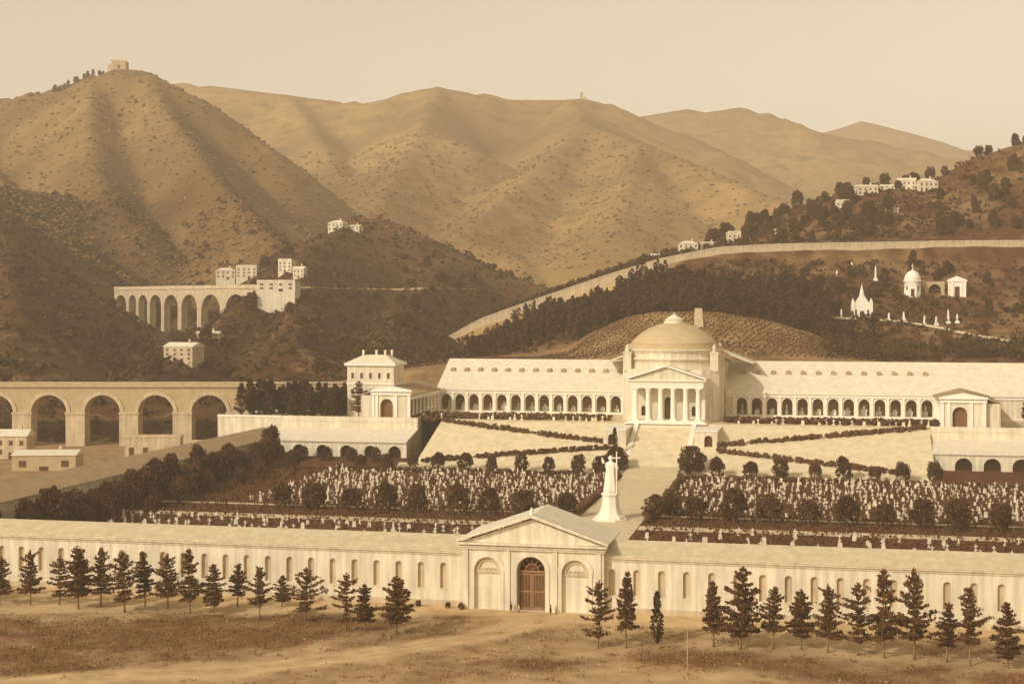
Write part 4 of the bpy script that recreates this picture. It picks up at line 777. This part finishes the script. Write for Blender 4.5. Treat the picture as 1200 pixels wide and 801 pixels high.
# conifers of the avenue before the wall
def conifer_mesh(h, r, seed, droop=.25, dens=1.0, base=.22, irr=.35):
    g = np.random.default_rng(seed); C = []; B = MB()
    levels = int(9+h*.45)
    for i in range(levels):
        q = (i+g.random()*.5)/levels; z = h*(base+(1-base)*q); L = r*(1-q)**.72*(1+irr*(g.random()-.5)*2)+.25
        if q < .12: L *= .75
        nb_ = 5+int(g.random()*3)
        a0 = g.random()*6.28
        for k in range(nb_):
            a = a0+2*PI*k/nb_+g.normal()*.25; Lk = L*(1+irr*(g.random()-.6)*1.5); up = .35*q-droop*(1-q)
            m_ = max(8, int(Lk*40*dens)); t_ = g.random(m_)**.75
            d = np.array([math.cos(a), math.sin(a), 0]); side = np.array([-math.sin(a), math.cos(a), 0])
            p = d*(t_*Lk)[:,None]+side*(g.normal(size=m_)*.16*(.4+t_)*Lk*.7)[:,None]
            p[:,2] = z+up*t_*Lk+.25*t_**2*Lk*.6+g.normal(size=m_)*.10
            C.append(p)
    C.append(np.column_stack([g.normal(size=30)*.12, g.normal(size=30)*.12, h*(.9+.12*g.random(30))]))
    V1, F1 = leaf_quads(np.concatenate(C), .23, .6, .5); me = npmesh('crown', V1, F1); me.materials.append(MATS['needles']); return me
con = [conifer_mesh(12, r_, 100+i, dr, de, .17+.06*(i%3), ir) for i, (r_, dr, de, ir) in enumerate(((2.5,.12,.6,.9),(2.9,.3,1.1,.6),(2.0,.15,.85,.7),(2.7,.2,1,.5),(3.1,.05,.7,.75),(2.2,.3,1.1,.4),(3.4,.1,.65,.85),(2.8,.25,1.0,.5),(2.4,.0,.75,.8)))]
ctr = trunk_mesh(11, .19, 8)
FRONT = [[-97.0,-16.8,10.1],[-90.9,-20.1,13.3],[-87.9,-16.3,12.5],[-80.3,-20.7,12.6],[-78.9,-14.4,11.6],[-73.1,-16.2,11.5],[-66.8,-19.2,13.4],[-62.7,-16.9,10.2],[-60.4,-10.3,9.2],[-51.0,-21.5,10.8],[-51.4,-8.3,6.7],[-41.6,-20.9,10.8],[-30.9,-28.0,11.3],[-27.4,-27.2,9.3],[-20.8,-28.4,11.5],[18.0,-31.0,11.8],[23.0,-29.9,13.4],[28.2,-26.4,9.5],[38.4,-25.3,11.6],[43.3,-26.6,14.5],[49.0,-25.4,10.7],[54.0,-24.3,10.4],[58.7,-25.6,11.9],[63.9,-26.8,12.4],[68.4,-28.0,15.1],[73.5,-28.0,15.3],[78.9,-29.0,10.0],[82.7,-30.4,13.0]]
look = ['sparse conifer','bushy conifer','thin conifer','dark conifer','loose open conifer','slim dark conifer','ragged wide conifer','full dark conifer','narrow ragged conifer']
which = [0,1,4,6,2,4,7,3,2,8,3,6,0,7,1, 0,5,2,5,3,8,1,4,6,7,4,2,8]
left = [(i, f) for i, f in enumerate(FRONT) if f[0] < 0]; right = [(i, f) for i, f in enumerate(FRONT) if f[0] > 0]
left = sorted(left, key=lambda q: -q[1][0]); right = sorted(right, key=lambda q: q[1][0])
for side, lst in (('left', left), ('right', right)):
    far = lst[-1][1]
    n_ = len(lst); step = 6.2
    ext = [(k, [far[0]+(step if side == 'right' else -step)*(k+1), -17.5-1.5*(k % 2) if side == 'left' else -30.5-.3*k, 10+3*random.random()]) for k in range(9 if side == 'left' else 11)]
    for j, (i, f) in enumerate(lst+ext):
        u, v, h = f; x, y = W(u, v); kk = which[i] if j < n_ else random.randrange(9)
        name = 'conifer'; hgt = 'tall' if h > 12.8 else ('short' if h < 10 else 'medium')
        if side == 'right' and j == 2:
            t = tree('cypress', 'thin clipped cypress, third tree right of the gatehouse in the avenue', 'cypress', x, y, gz(x, y), cyp[1], ctr, .95, .98); t.children[1].location.z = 1.6; t.children[1].scale = (.8,.8,.78); continue
        s = h/12*1.0
        tree('conifer', f'{hgt} {look[kk]}, {ORD[j]} tree {side} of the gatehouse in the avenue', 'conifer', x, y, gz(x, y), con[kk], ctr, (s*.55+.42)*random.uniform(.86,1.1), s*(.95 if side == 'left' else 1.02), 'conifers of the avenue before the front wall').rotation_euler = (random.gauss(0,.025), random.gauss(0,.025), random.uniform(0,6.28))
# guard stakes beside some avenue trees
for u, v, lb in ((36,-50,'thin bare pole standing alone on the grass right of the gate'),):
    x, y = W(u, v); t = thing('pole', lb, 'pole', (x, y, gz(x, y)-.1)); MB().tube([(0,0,0),(.02,0,4),(.05,.03,8.2)],[.09,.07,.05],8).build('shaft', 'stake', t)
    MB().lathe([(.12,0),(.14,.25),(.1,.5)],8).build('foot', 'stone', t)

# dark cypress thicket beside the pavilion, on the terrace
k = 0
for i in range(64):
    u = -125.5-random.random()*42; v = 243+random.random()*26; x, y = W(u, v); s = .8+random.random()*.45
    tree('cypress', 'dark cypress in the thicket on the terrace left of the pavilion', 'cypress', x, y, 19, random.choice(cyp), round_trunk, s*1.8, s*1.12, 'cypresses on the terrace left of the pavilion')
for i in range(24):
    u = 128+random.random()*40; v = 246+random.random()*30; x, y = W(u, v); s = .75+random.random()*.4
    tree('cypress', 'dark cypress on the terrace right of the right hand pavilion', 'cypress', x, y, 19, random.choice(cyp), round_trunk, s*1.5, s*.95, 'cypresses on the terrace right of the pavilion')
for u, v, s, lb in ((-118.5,246.5,1.15,'tall ragged conifer in front of the left pavilion'),(-113.8,247.5,.85,'shorter conifer in front of the left pavilion')):
    x, y = W(u, v); tree('conifer', lb, 'conifer', x, y, 19, con[3], ctr, s, s)
# ground under the terrace ends
t = uvthing('terrace_wall', 'plain retaining wall under the terrace left of the lower arcade', 'wall', -146, 236, 0)
MB().box(-26,-.02,.3,1.6,0,20).build('wall_face', 'plaster', t); MB().box(-26,-.02,0,.297,19.3,20).build('coping', 'marble', t)
t = uvthing('terrace_wall', 'plain retaining wall under the terrace beyond the right lower arcade', 'wall', 146, 236, 0)
MB().box(.02,26,.3,1.6,0,20).build('wall_face', 'plaster', t); MB().box(.02,26,0,.297,19.3,20).build('coping', 'marble', t)
sheet('terrace', 'gravel', [-172,-150], [237.6,345], lambda v: 18.99); sheet('terrace', 'gravel', [150,172], [237.6,345], lambda v: 18.99)

# ------------------------------------------------------------------ viaduct
VD = 612.0
t = thing('viaduct', 'long stone viaduct with tall round arches crossing the valley at left', 'viaduct', (0, VD, 0))
cs = [-123.6-22.05*k for k in range(14)]
MB().arches(cs[-1]-12, -108, 0, 28.2, [(c,7.3,.5,17.6) for c in cs], 8, through=True, seg=16).build('arcade', 'stone', t)
for c in cs:
    MB().ring(c,17.6,7.35,8.9,-.35,-.003,16).build('arch_ring', 'plaster_aged', t)
for c in [x_+11.02 for x_ in cs]+[cs[-1]-11.02]: MB().box(c-3.9,c+3.9,-.7,-.004,0,17.0).box(c-4.2,c+4.2,-1.0,-.006,17.0,17.9).build('pier', 'plaster_aged', t)
MB().box(cs[-1]-12,-108,-.8,8.8,28.2,28.9).box(cs[-1]-12,-108,-.4,.1,28.9,30.0).box(cs[-1]-12,-108,7.9,8.4,28.9,30.0).build('parapet', 'stone', t)
MB().box(cs[-1]-12,-108,.1,7.9,28.9,29.05).build('roadway', 'gravel', t)
t = thing('road_wall', 'long plain road wall joining the viaduct to the left pavilion', 'wall', (0, VD, 0))
MB().prismz([(-107.98,-.4),(-66,4),(-66,8.4),(-107.98,8.4)],14,29.6).build('wall_face', 'stone', t)
MB().prismz([(-107.98,-.9),(-66,3.6),(-66,8.8),(-107.98,8.8)],29.6,30.0).build('coping', 'plaster_aged', t)

# ------------------------------------------------------------------ aqueduct in the valley behind
AQ = [[-255.4,960,74.6],[-244.2,950,74.5],[-236.0,942,74.3],[-226.7,933,74.2],[-215.3,922,74.1],[-201.6,908,73.9],[-186.6,893,73.7],[-168.9,875,73.5],[-150.1,858,73.3],[-133.0,842,73.0]]
t = thing('aqueduct', 'high pale aqueduct of narrow tall arches in the dark valley behind', 'aqueduct', (AQ[0][0], AQ[0][1], 0))
ZA = 73.8
for (xa,ya,_),(xb,yb,_) in zip(AQ, AQ[1:]):
    Ls = math.hypot(xb-xa, yb-ya); a = math.atan2(yb-ya, xb-xa); pw = max(1.5, Ls*.1)
    zb = min(top((xa+xb)/2,(ya+yb)/2), 60)-4; hw = Ls/2-pw; hw = min(hw, 11)
    MB().arches(0, Ls, zb, ZA-2.2, [(Ls/2, hw, zb+.2, ZA-5.5-hw)] if (xb, yb) != tuple(AQ[-1][:2]) else [], 4.5, through=True, seg=12).build('span', 'plaster_aged', t, (xa-AQ[0][0], ya-AQ[0][1], 0), a)
    MB().box(0,Ls,-.5,5.0,ZA-2.2,ZA-1.5).box(0,Ls,-.1,.5,ZA-1.5,ZA).box(0,Ls,4,4.6,ZA-1.5,ZA).build('channel', 'plaster_aged', t, (xa-AQ[0][0], ya-AQ[0][1], 0), a)

# ------------------------------------------------------------------ houses
def house(label, x, y, w_, h, rot=0, d=None, roof='gable', rows=2, cols=3, m='plaster', cat='house', name='house', tower=False, zoff=-1.0, z=None, group=None):
    d = d or w_*.7; z = top(x, y) if z is None else z
    t = thing(name, label, cat, (x, y, z+zoff), rot, group); hb = h*.78; a = w_/2
    MB().box(-a,a,0,d,-12,hb).build('wall', m, t)
    e = .4
    if roof == 'gable': MB().prismx([(-e,hb+.01),(d+e,hb+.01),(d+e,hb+.25),(d/2,h),(-e,hb+.25)],-a-e,a+e).build('roof', 'roof_pale', t)
    elif roof == 'hip':
        MB().add([(-a-e,-e,hb+.01),(a+e,-e,hb+.01),(a+e,d+e,hb+.01),(-a-e,d+e,hb+.01),(-a*.4,d/2,h),(a*.4,d/2,h)],[(0,1,5,4),(1,2,5),(2,3,4,5),(3,0,4),(3,2,1,0)]).build('roof', 'roof_pale', t)
    else: MB().box(-a-.2,a+.2,-.2,d+.2,hb+.01,hb+.5).box(-a,a,0,.3,hb+.5,hb+1.3).build('roof', m, t)
    ww = w_/cols*.18
    for r_ in range(rows):
        zz = hb*(.16+.78*r_/rows); wh = hb/rows*.42
        for c_ in range(cols):
            xx = -a+w_*(c_+.5)/cols
            if r_ == 0 and c_ == cols//2: MB().box(xx-ww*1.2,xx+ww*1.2,-.06,-.003,0,hb*.3).build('door', 'door_wood', t); continue
            MB().box(xx-ww,xx+ww,-.06,-.003,zz+.5,zz+.5+wh).build('window', 'glass_dark', t)
    if roof != 'flat': MB().box(a*.4-.5,a*.4+.5,d*.5-.5,d*.5+.5,hb,h+1.4).build('chimney', 'plaster_aged', t)
    return t
HS = [[-181.5,950,78.2,12.3,7.6],[-168.1,950,78.2,13.3,10.4],[-138.2,915,81.3,9.2,10.1],[-128.5,905,78.4,7.2,7.2],[-131.1,835,69.6,21.7,6.7],[-122.3,1045,101.8,11.5,8.4],[-110.2,1050,101.0,9.4,5.2],[-162.8,730,28.5,16.1,10.2],[-156.3,770,44.4,11.6,5.4],[223.8,925,132.4,12.9,7.4],[248.7,928,132.6,11.1,8.4],[260.9,922,128.5,12.0,9.2],[203.6,905,120.0,8.1,8.1],[105.0,868,90.7,11.3,7.8],[132.5,872,97.0,7.8,8.7],[116.6,864,90.6,8.6,4.3],[86.2,862,85.4,6.9,4.3],[237.2,930,134.6,9.3,3.7],[160.2,880,106.1,5.3,4.4],[229.6,890,118.2,8.0,4.5]]
spec = [('small pale house by the far end of the aqueduct','hip'),('pale house with flat terrace above the aqueduct','flat'),('tall pale house on the slope right of the aqueduct','flat'),('narrow pale annex beside the tall house right of the aqueduct','gable'),('long low pale building where the aqueduct meets the slope','flat'),
 ('pale square house on the crest of the dark central hill','hip'),('low pale outbuilding beside the house on the central hill','gable'),('old stone farmhouse on the dark slope above the viaduct','gable'),('ruined pale farm building above the old farmhouse','gable'),
 ('pale villa with long roof left of the pair high on the right hill','gable'),('left one of the two bright villas near the top of the right hill','gable'),('bright villa with two rows of windows near the top of the right hill','hip'),('small pale tower house among trees below the villas','flat'),('square pale lodge at the bend of the hillside road','hip'),('small pale tower beside trees above the hillside road','flat'),('low pale outbuilding just right of the lodge by the road','gable'),('tiny pale hut left of the lodge on the hillside road','gable'),('low terrace building behind the bright villas','flat'),('small pale shed on the slope below the tower house','gable'),('small pale cottage below the two bright villas','gable')]
for (x, y, z, w_, h), (lb, rf) in zip(HS, spec):
    house(lb, x, y, w_, h, z=z+1 if 'aqueduct' in lb else None, rot=random.uniform(-.35,.1), roof=rf, rows=3 if h > 9.5 else 2, cols=4 if w_ > 11 else 3, m='plaster_aged' if 'farm' in lb else 'plaster')
# fort on the left summit, shrine on the far ridge
def pxp(px, D): return ((px-600)/1000*D, D)
x, y = -447.0, 1700.0; z = top(x, y)+3
t = thing('fort', 'small square fort on the summit of the left mountain', 'fort', (x, y, z-2), 0)
MB().box(-8,8,0,14,-8,9).build('wall', 'stone', t); b = MB()
for k in range(5): b.box(-8+4*k-.9,-8+4*k+.9 if k < 4 else 8,-.1,1.2,9,10.3)
b.build('battlement', 'plaster_aged', t); MB().box(-13,-8.05,3,12,-8,6).build('bastion', 'plaster_aged', t); MB().box(-1.2,1.2,-.12,-.01,0,4).build('door', 'door_wood', t)
for i in range(12):
    x = -525+i*5.5+random.uniform(-1.5,1.5); y = 1715+random.uniform(-4,6); s = 1.0+random.random()*.7
    tree('summit_tree', 'small tree in the row beside the fort on the left summit', 'tree', x, y, top(x, y)-.5, random.choice(round_crowns), round_trunk, s*.5, s*.8, 'trees beside the summit fort')
x, y = pxp(649, 2800); z = top(x, y)
t = thing('shrine', 'tiny tower shrine on the crest of the middle ridge', 'shrine', (x, y, z-1))
MB().box(-3,3,0,6,-4,10).build('wall', 'plaster_aged', t); MB().add([(-3.5,-.5,10),(3.5,-.5,10),(3.5,6.5,10),(-3.5,6.5,10),(0,3,16)],[(0,1,4),(1,2,4),(2,3,4),(3,0,4),(3,2,1,0)]).build('roof', 'roof_slate', t); MB().box(3.02,9,0,5,-4,5).build('annex', 'plaster_aged', t)

# hillside road wall ------------------------------------------------
t = thing('hillside_road_wall', 'long pale retaining wall of the road climbing the hill behind the cemetery', 'wall', (0, 832, 0))
ki = [i for i, D in enumerate(HILL[:,0,1]) if abs(D-830) < 1][0]
pl = [(p[0]/p[1], p[2], q[2]) for p, q in zip(HILL[ki], HILL[ki+1])]
xs = np.linspace(-.062, .74, 90); lo = np.interp(xs, [p[0] for p in pl], [p[1] for p in pl]); hi = np.maximum(np.interp(xs, [p[0] for p in pl], [p[2] for p in pl]), lo+4.5)
b = MB(); c = MB()
for k in range(len(xs)-1):
    x0, x1 = xs[k]*830, xs[k+1]*830; ya = 0
    v = [(x0,0,lo[k]-3),(x1,0,lo[k+1]-3),(x1,0,hi[k+1]+.6),(x0,0,hi[k]+.6),(x0,1,lo[k]-3),(x1,1,lo[k+1]-3),(x1,1,hi[k+1]+.6),(x0,1,hi[k]+.6)]
    b.add(v,[(0,1,2,3),(5,4,7,6),(3,2,6,7)])
    v = [(x0,-.3,hi[k]+.63),(x1,-.3,hi[k+1]+.63),(x1,1.3,hi[k+1]+.63),(x0,1.3,hi[k]+.63)]; v += [(a_[0],a_[1],a_[2]+.45) for a_ in v]
    c.add(v,[(0,1,5,4),(4,5,6,7),(2,3,7,6),(3,2,1,0)])
b.build('wall_face', 'plaster_aged', t); c.build('coping', 'plaster', t)

# level channel continuing the aqueduct along a contour of the central hill
t = thing('water_channel', 'thin pale channel running level across the dark central hill, right of the high aqueduct', 'channel', (0, 850, 71.5))
cpts = []
for q in np.linspace(-.148, -.022, 64):
    for D in np.arange(660, 1100, 3.):
        if mbvh.ray_cast(Vector((q*D,D,2000)), Vector((0,0,-1)))[0].z >= 71.5: cpts.append((q*D, D)); break
b = MB()
for (xa,ya),(xb,yb) in zip(cpts, cpts[1:]):
    if math.hypot(xb-xa,yb-ya) > 14: continue
    b.add([(xa,ya-850-.5,-2.5),(xb,yb-850-.5,-2.5),(xb,yb-850-.5,1.2),(xa,ya-850-.5,1.2),(xa,ya-850+1,-2.5),(xb,yb-850+1,-2.5),(xb,yb-850+1,1.2),(xa,ya-850+1,1.2)],[(0,1,2,3),(3,2,6,7),(5,4,7,6)])
b.build('channel_wall', 'stone', t)
# chapels and monuments on the slope --------------------------------
def at_slope(px, D): x = (px-600)/1000*D; return x, D, top(x, D)
x, y, z = at_slope(872, 786)
t = thing('domed_chapel', 'small white round chapel with dome and cross on the right slope', 'chapel', (x, y, z-.8), -.25)
MB().lathe([(4.6,-3),(4.6,.6),(4.3,.65),(4.3,7.6),(4.8,8.0),(4.8,8.6)],24).build('wall', 'marble', t)
MB().lathe([(4.4,8.6),(4.3,9.8),(3.7,11.4),(2.6,12.9),(1.2,13.7),(.5,13.9),(.5,14.6)],24).build('dome', 'marble', t)
MB().box(-.12,.12,-.12,.12,14.6,17.4).box(-.7,.7,-.118,.118,16.1,16.4).build('cross', 'marble', t)
MB().box(-2.0,2.0,-4.9,-4.0,-1,6.0).prism([(-2.3,6),(2.3,6),(0,7.4)],-5.0,-4.0).build('porch', 'marble', t); MB().box(-.9,.9,-4.98,-4.905,0,4.0).build('door', 'door_wood', t)
for s in (-1,1): MB().box(s*2.9-.3,s*2.9+.3,-3.6,-3.1,3.5,5.6).build('window', 'glass_dark', t)
x, y, z = at_slope(902, 784)
t = thing('classical_chapel', 'small white classical chapel with pilasters and dark doorway on the right slope', 'chapel', (x, y, z-.8), -.35)
MB().box(-4.6,4.6,0,8,-3,8.6).build('wall', 'marble', t); MB().box(-5.1,5.1,-.5,8.5,8.6,9.6).prism([(-5.1,9.6),(5.1,9.6),(0,11.6)],-.5,8.5).build('roof', 'marble', t)
for x_ in (-4.1,-2.3,2.3,4.1): MB().box(x_-.4,x_+.4,-.35,-.004,-.5,8.55).build('pilaster', 'marble', t)
MB().box(-1.3,1.3,-.1,-.005,.3,6.0).build('door', 'door_wood', t)
x, y, z = at_slope(838, 753)
t = thing('gothic_chapel', 'small white gothic chapel with a tall central pinnacle on the right slope', 'chapel', (x, y, z-.8), -.15)
MB().box(-5.1,5.1,0,7,-3,8.4).build('wall', 'marble', t)
for s in (-1,1): MB().box(s*4.5-.8,s*4.5+.8,-.5,1.0,-3,9.4).lathe([(.8,9.4),(.05,11.2)],4,s*4.5,.2,False).build('corner_pinnacle', 'marble', t)
MB().prism([(-3.6,8.4),(3.6,8.4),(1.2,12.2),(-1.2,12.2)],.2,3).lathe([(1.3,12.2),(1.0,14),(.3,17),(.05,18.4)],8,0,1.5,False).build('pinnacle', 'marble', t)
MB().arcpanel(0,1.1,.2,3.6,-.02).build('door', 'door_wood', t)
for s in (-1,1): MB().arcpanel(s*3,.5,2.6,4.8,-.02).build('window', 'glass_dark', t)
mons = [(821,800,6.5,'white pointed monument high on the slope left of the chapels'),(847,803,7,'slim white obelisk between the road wall and the gothic chapel'),(824,752,4.5,'small white stele left of the gothic chapel'),(831,815,3,'low white tomb just below the road wall'),(880,742,4,'small white statue left of the pair below the classical chapel'),(888,740,3.6,'small white statue right of its twin below the domed chapel'),(896,742,6,'white obelisk below the classical chapel'),(902,742,3.6,'short white column beside the obelisk below the classical chapel'),(806,770,4,'white tomb at the edge of the cypress belt'),(813,768,3,'low pale tomb right of the cypress belt'),(856,748,3.2,'small white cross right of the gothic chapel'),(866,750,3.4,'little white pillar below the domed chapel'),(790,776,3.5,'pale tomb among the bushes by the belt')]
for px, D, h, lb in mons:
    x, y, z = at_slope(px, D); t = thing('hillside_monument', lb, 'monument', (x, y, z-.5), -.2, 'white monuments on the hillside')
    MB().box(-1.1,1.1,-1.1,1.1,-1.5,1.3).build('base', 'marble', t)
    (statue_mb(h,.75) if 'statue' in lb else MB().lathe([(.85,0),(.7,.3),(.55,h*.8),(.05,h)],4,smooth=False)).build('shaft', 'marble', t, (0,0,1.3), PI/4)
t = thing('rocky_mausoleum', 'arched grotto tomb of rough stone between the two chapels', 'tomb', (*at_slope(887,788)[:2], at_slope(887,788)[2]-1), -.2)
MB().arches(-5,5,-2,8,[(0,3.2,-.5,3.4)],3).box(-5,5,3.02,6,-2,8).build('wall', 'stone', t); MB().arcpanel(0,3.3,-.5,3.4,2.9).build('vault', 'door_wood', t)
sheetpts = [(805,746),(838,750),(865,746),(890,734),(913,720),(940,712)]
V = []
for px, D in sheetpts:
    for dd in (-1.6,1.6): x = (px-600)/1000*(D+dd); V.append((x, D+dd, top(x, D+dd)+.5))
props(link('hillside_path', npmesh('hillside_path', V, [(2*i,2*i+2,2*i+3,2*i+1) for i in range(len(sheetpts)-1)]), 'gravel'), kind='structure')
# trees round the villas and along the road
for i in range(110):
    px = random.uniform(735, 965); D = random.uniform(845, 950)
    if abs(px-872) < 14 and D < 925: continue
    x, y, z = at_slope(px, D); s = .65+random.random()*.6
    tree('hillside_tree', 'dark leafy tree among the villas on the right hill', 'tree', x, y, z-.4, random.choice(round_crowns), round_trunk, s, s*random.uniform(.9,1.5), 'trees among the villas on the right hill')
for i in range(60):
    px = random.uniform(800, 965); D = random.uniform(742, 818)
    if (abs(px-838) < 14 and D < 758) or (abs(px-887) < 24 and D < 790) or (868 < px < 915 and D < 746): continue
    x, y, z = at_slope(px, D); s = .45+random.random()*.5
    tree('hillside_tree', 'small dark tree among the white chapels and tombs of the right slope', 'tree', x, y, z-.4, random.choice(round_crowns), round_trunk, s, s*random.uniform(.9,1.7), 'small trees among the chapels')
t = thing('stone_chute', 'pale stone ramp running straight up the planted mound behind the dome', 'ramp', (87.5, 684, 0), -.12)
b = MB()
for k in range(12): z0 = top(87.5, 684+k*2.2); b.box(-2.2+.05*k, 2.2-.05*k, k*2.2, k*2.2+2.2, z0-2, z0+.9+.05*k)
b.build('ramp', 'plaster_aged', t)
for i in range(46):
    px = random.uniform(300, 560); D = random.uniform(690, 1000)
    x, y, z = at_slope(px, D)
    s = .7+random.random()*.7
    tree('slope_tree', 'dark tree on the wooded slopes behind the viaduct', 'tree', x, y, z-.4, random.choice(round_crowns), round_trunk, s, s, 'trees on the wooded slopes behind the viaduct')
# ------------------------------------------------------------------ farm sheds below the viaduct
house('long pale flat roofed shed below the viaduct', -131, 545, 20, 12, .08, 9, 'flat', 1, 4, 'plaster_aged', zoff=0, z=3.9, cat='shed', name='shed')
house('small pale lean-to joined to the shed below the viaduct', -113.5, 549, 8, 9, .08, 7, 'flat', 1, 2, 'plaster_aged', zoff=0, z=3.9, cat='shed', name='shed')
house('low stone shed with broad pale gable roof left of the flat roofed shed', -163, 520, 22, 7.0, .05, 12, 'gable', 1, 3, 'stone', zoff=0, z=3.9, cat='shed', name='shed')
house('pale cottage under the leftmost visible viaduct arch', -188, 560, 12, 11, 0, 9, 'gable', 2, 3, 'plaster_aged', zoff=0, z=3.9)
house('cream farmhouse in the valley beyond the far left viaduct', -262, 530, 16, 10, .1, 10, 'hip', 2, 4, zoff=0, z=3.9)
for i in range(26):
    x = random.uniform(-420, -180); y = random.uniform(380, 600); s = .6+random.random()*.8
    tree('orchard_tree', 'round tree in the orchards of the valley left of the cemetery', 'tree', x, y, 3.6, random.choice(round_crowns), round_trunk, s, s, 'orchard trees left of the cemetery')
for i, (u, v) in enumerate(((-24,-2.2),(-17.6,-2.6),(-14.6,-3.2),(19.5,-2.4))):
    x, y = W(u, v); tree('shrub', ('round shrub at the foot of the wall left of the gatehouse','low shrub at the left corner of the gatehouse','small shrub before the blind arch at left','low shrub at the right corner of the gatehouse')[i], 'shrub', x, y, gz(x, y)-.1, round_crowns[i], round_trunk, .2, .2)

# ------------------------------------------------------------------ people at the gate
def person(label, u, v, turn, coat, hat=True, lean=0):
    x, y = W(u, v); t = props(link('person', None, loc=(x, y, gz(x, y)), rot=-ANG+turn), label, 'person')
    vs_ = [(0,0,.95),(0,.02,1.2),(0,.02,1.42),(0,0,1.52),(0,-.02,1.66),(.1,0,.9),(.12,-.04,.5),(.11,.03,.08),(.11,-.14,.04),(-.1,0,.9),(-.12,.03,.5),(-.12,.08,.08),(-.12,-.09,.04),(.19,.02,1.38),(.25,.04,1.1),(.23,-.08,.86),(-.19,.02,1.38),(-.25,.03,1.1),(-.22,-.1,.87)]
    es = [(0,1),(1,2),(2,3),(3,4),(0,5),(5,6),(6,7),(7,8),(0,9),(9,10),(10,11),(11,12),(2,13),(13,14),(14,15),(2,16),(16,17),(17,18)]
    rd = [.15,.16,.15,.06,.105,.1,.075,.05,.045,.1,.075,.05,.045,.06,.048,.04,.06,.048,.04]
    me = bpy.data.meshes.new('body'); me.from_pydata(vs_, es, []); o = link('body', me, 'cloth_dark', t)
    md = o.modifiers.new('skin', 'SKIN')
    for i, r in enumerate(rd): me.skin_vertices[0].data[i].radius = (r, r*.85)
    me.skin_vertices[0].data[0].use_root = True
    o.modifiers.new('sub', 'SUBSURF').levels = 1; o.modifiers['sub'].render_levels = 1
    MB().lathe([(.05,1.56),(.08,1.6),(.105,1.68),(.1,1.76),(.06,1.82),(.01,1.84)],12).tube([(0,-.1,1.7),(0,-.13,1.68)],[.02,.015],6).build('head', 'skin', t)
    MB().loft([[(a*math.cos(q), a*.75*math.sin(q), z) for q in [2*PI*k/14 for k in range(14)]] for a, z in ((.27,.55),(.24,.85),(.2,1.08),(.24,1.35),(.2,1.46),(.09,1.52))]).build('coat', coat, t)
    if hat: MB().lathe([(.2,1.78),(.2,1.8),(.115,1.81),(.11,1.97),(.02,1.98)],12).build('hat', 'cloth_dark', t)
person('person in dark coat and hat standing left of the gate arch', -4.2, -3.2, .5, 'cloth_dark')
person('person in pale coat and hat standing just before the gate arch', -2.4, -4.0, -.4, 'cloth_pale')
person('person in dark coat walking right of the gate arch', 4.2, -4.2, 1.4, 'cloth_dark')
person('bareheaded person in pale coat beside the one walking right of the gate', 5.2, -3.8, 1.2, 'cloth_pale', False)

# ------------------------------------------------------------------ haze
hm_ = bpy.data.materials.new('haze'); hm_.use_nodes = True; nt = hm_.node_tree; nt.nodes.remove(nt.nodes['Principled BSDF'])
pv = nt.nodes.new('ShaderNodeVolumePrincipled'); pv.inputs['Color'].default_value = (.98,.88,.69,1); pv.inputs['Density'].default_value = .0002; pv.inputs['Anisotropy'].default_value = .1
nt.links.new(pv.outputs[0], nt.nodes['Material Output'].inputs['Volume'])
me = MB().box(-9500,9500,-700,9500,-1.5,800).mesh('haze'); me.materials.append(hm_)
props(link('haze', me), 'thin warm haze filling the valley and paling the far ridges', 'haze', kind='stuff')
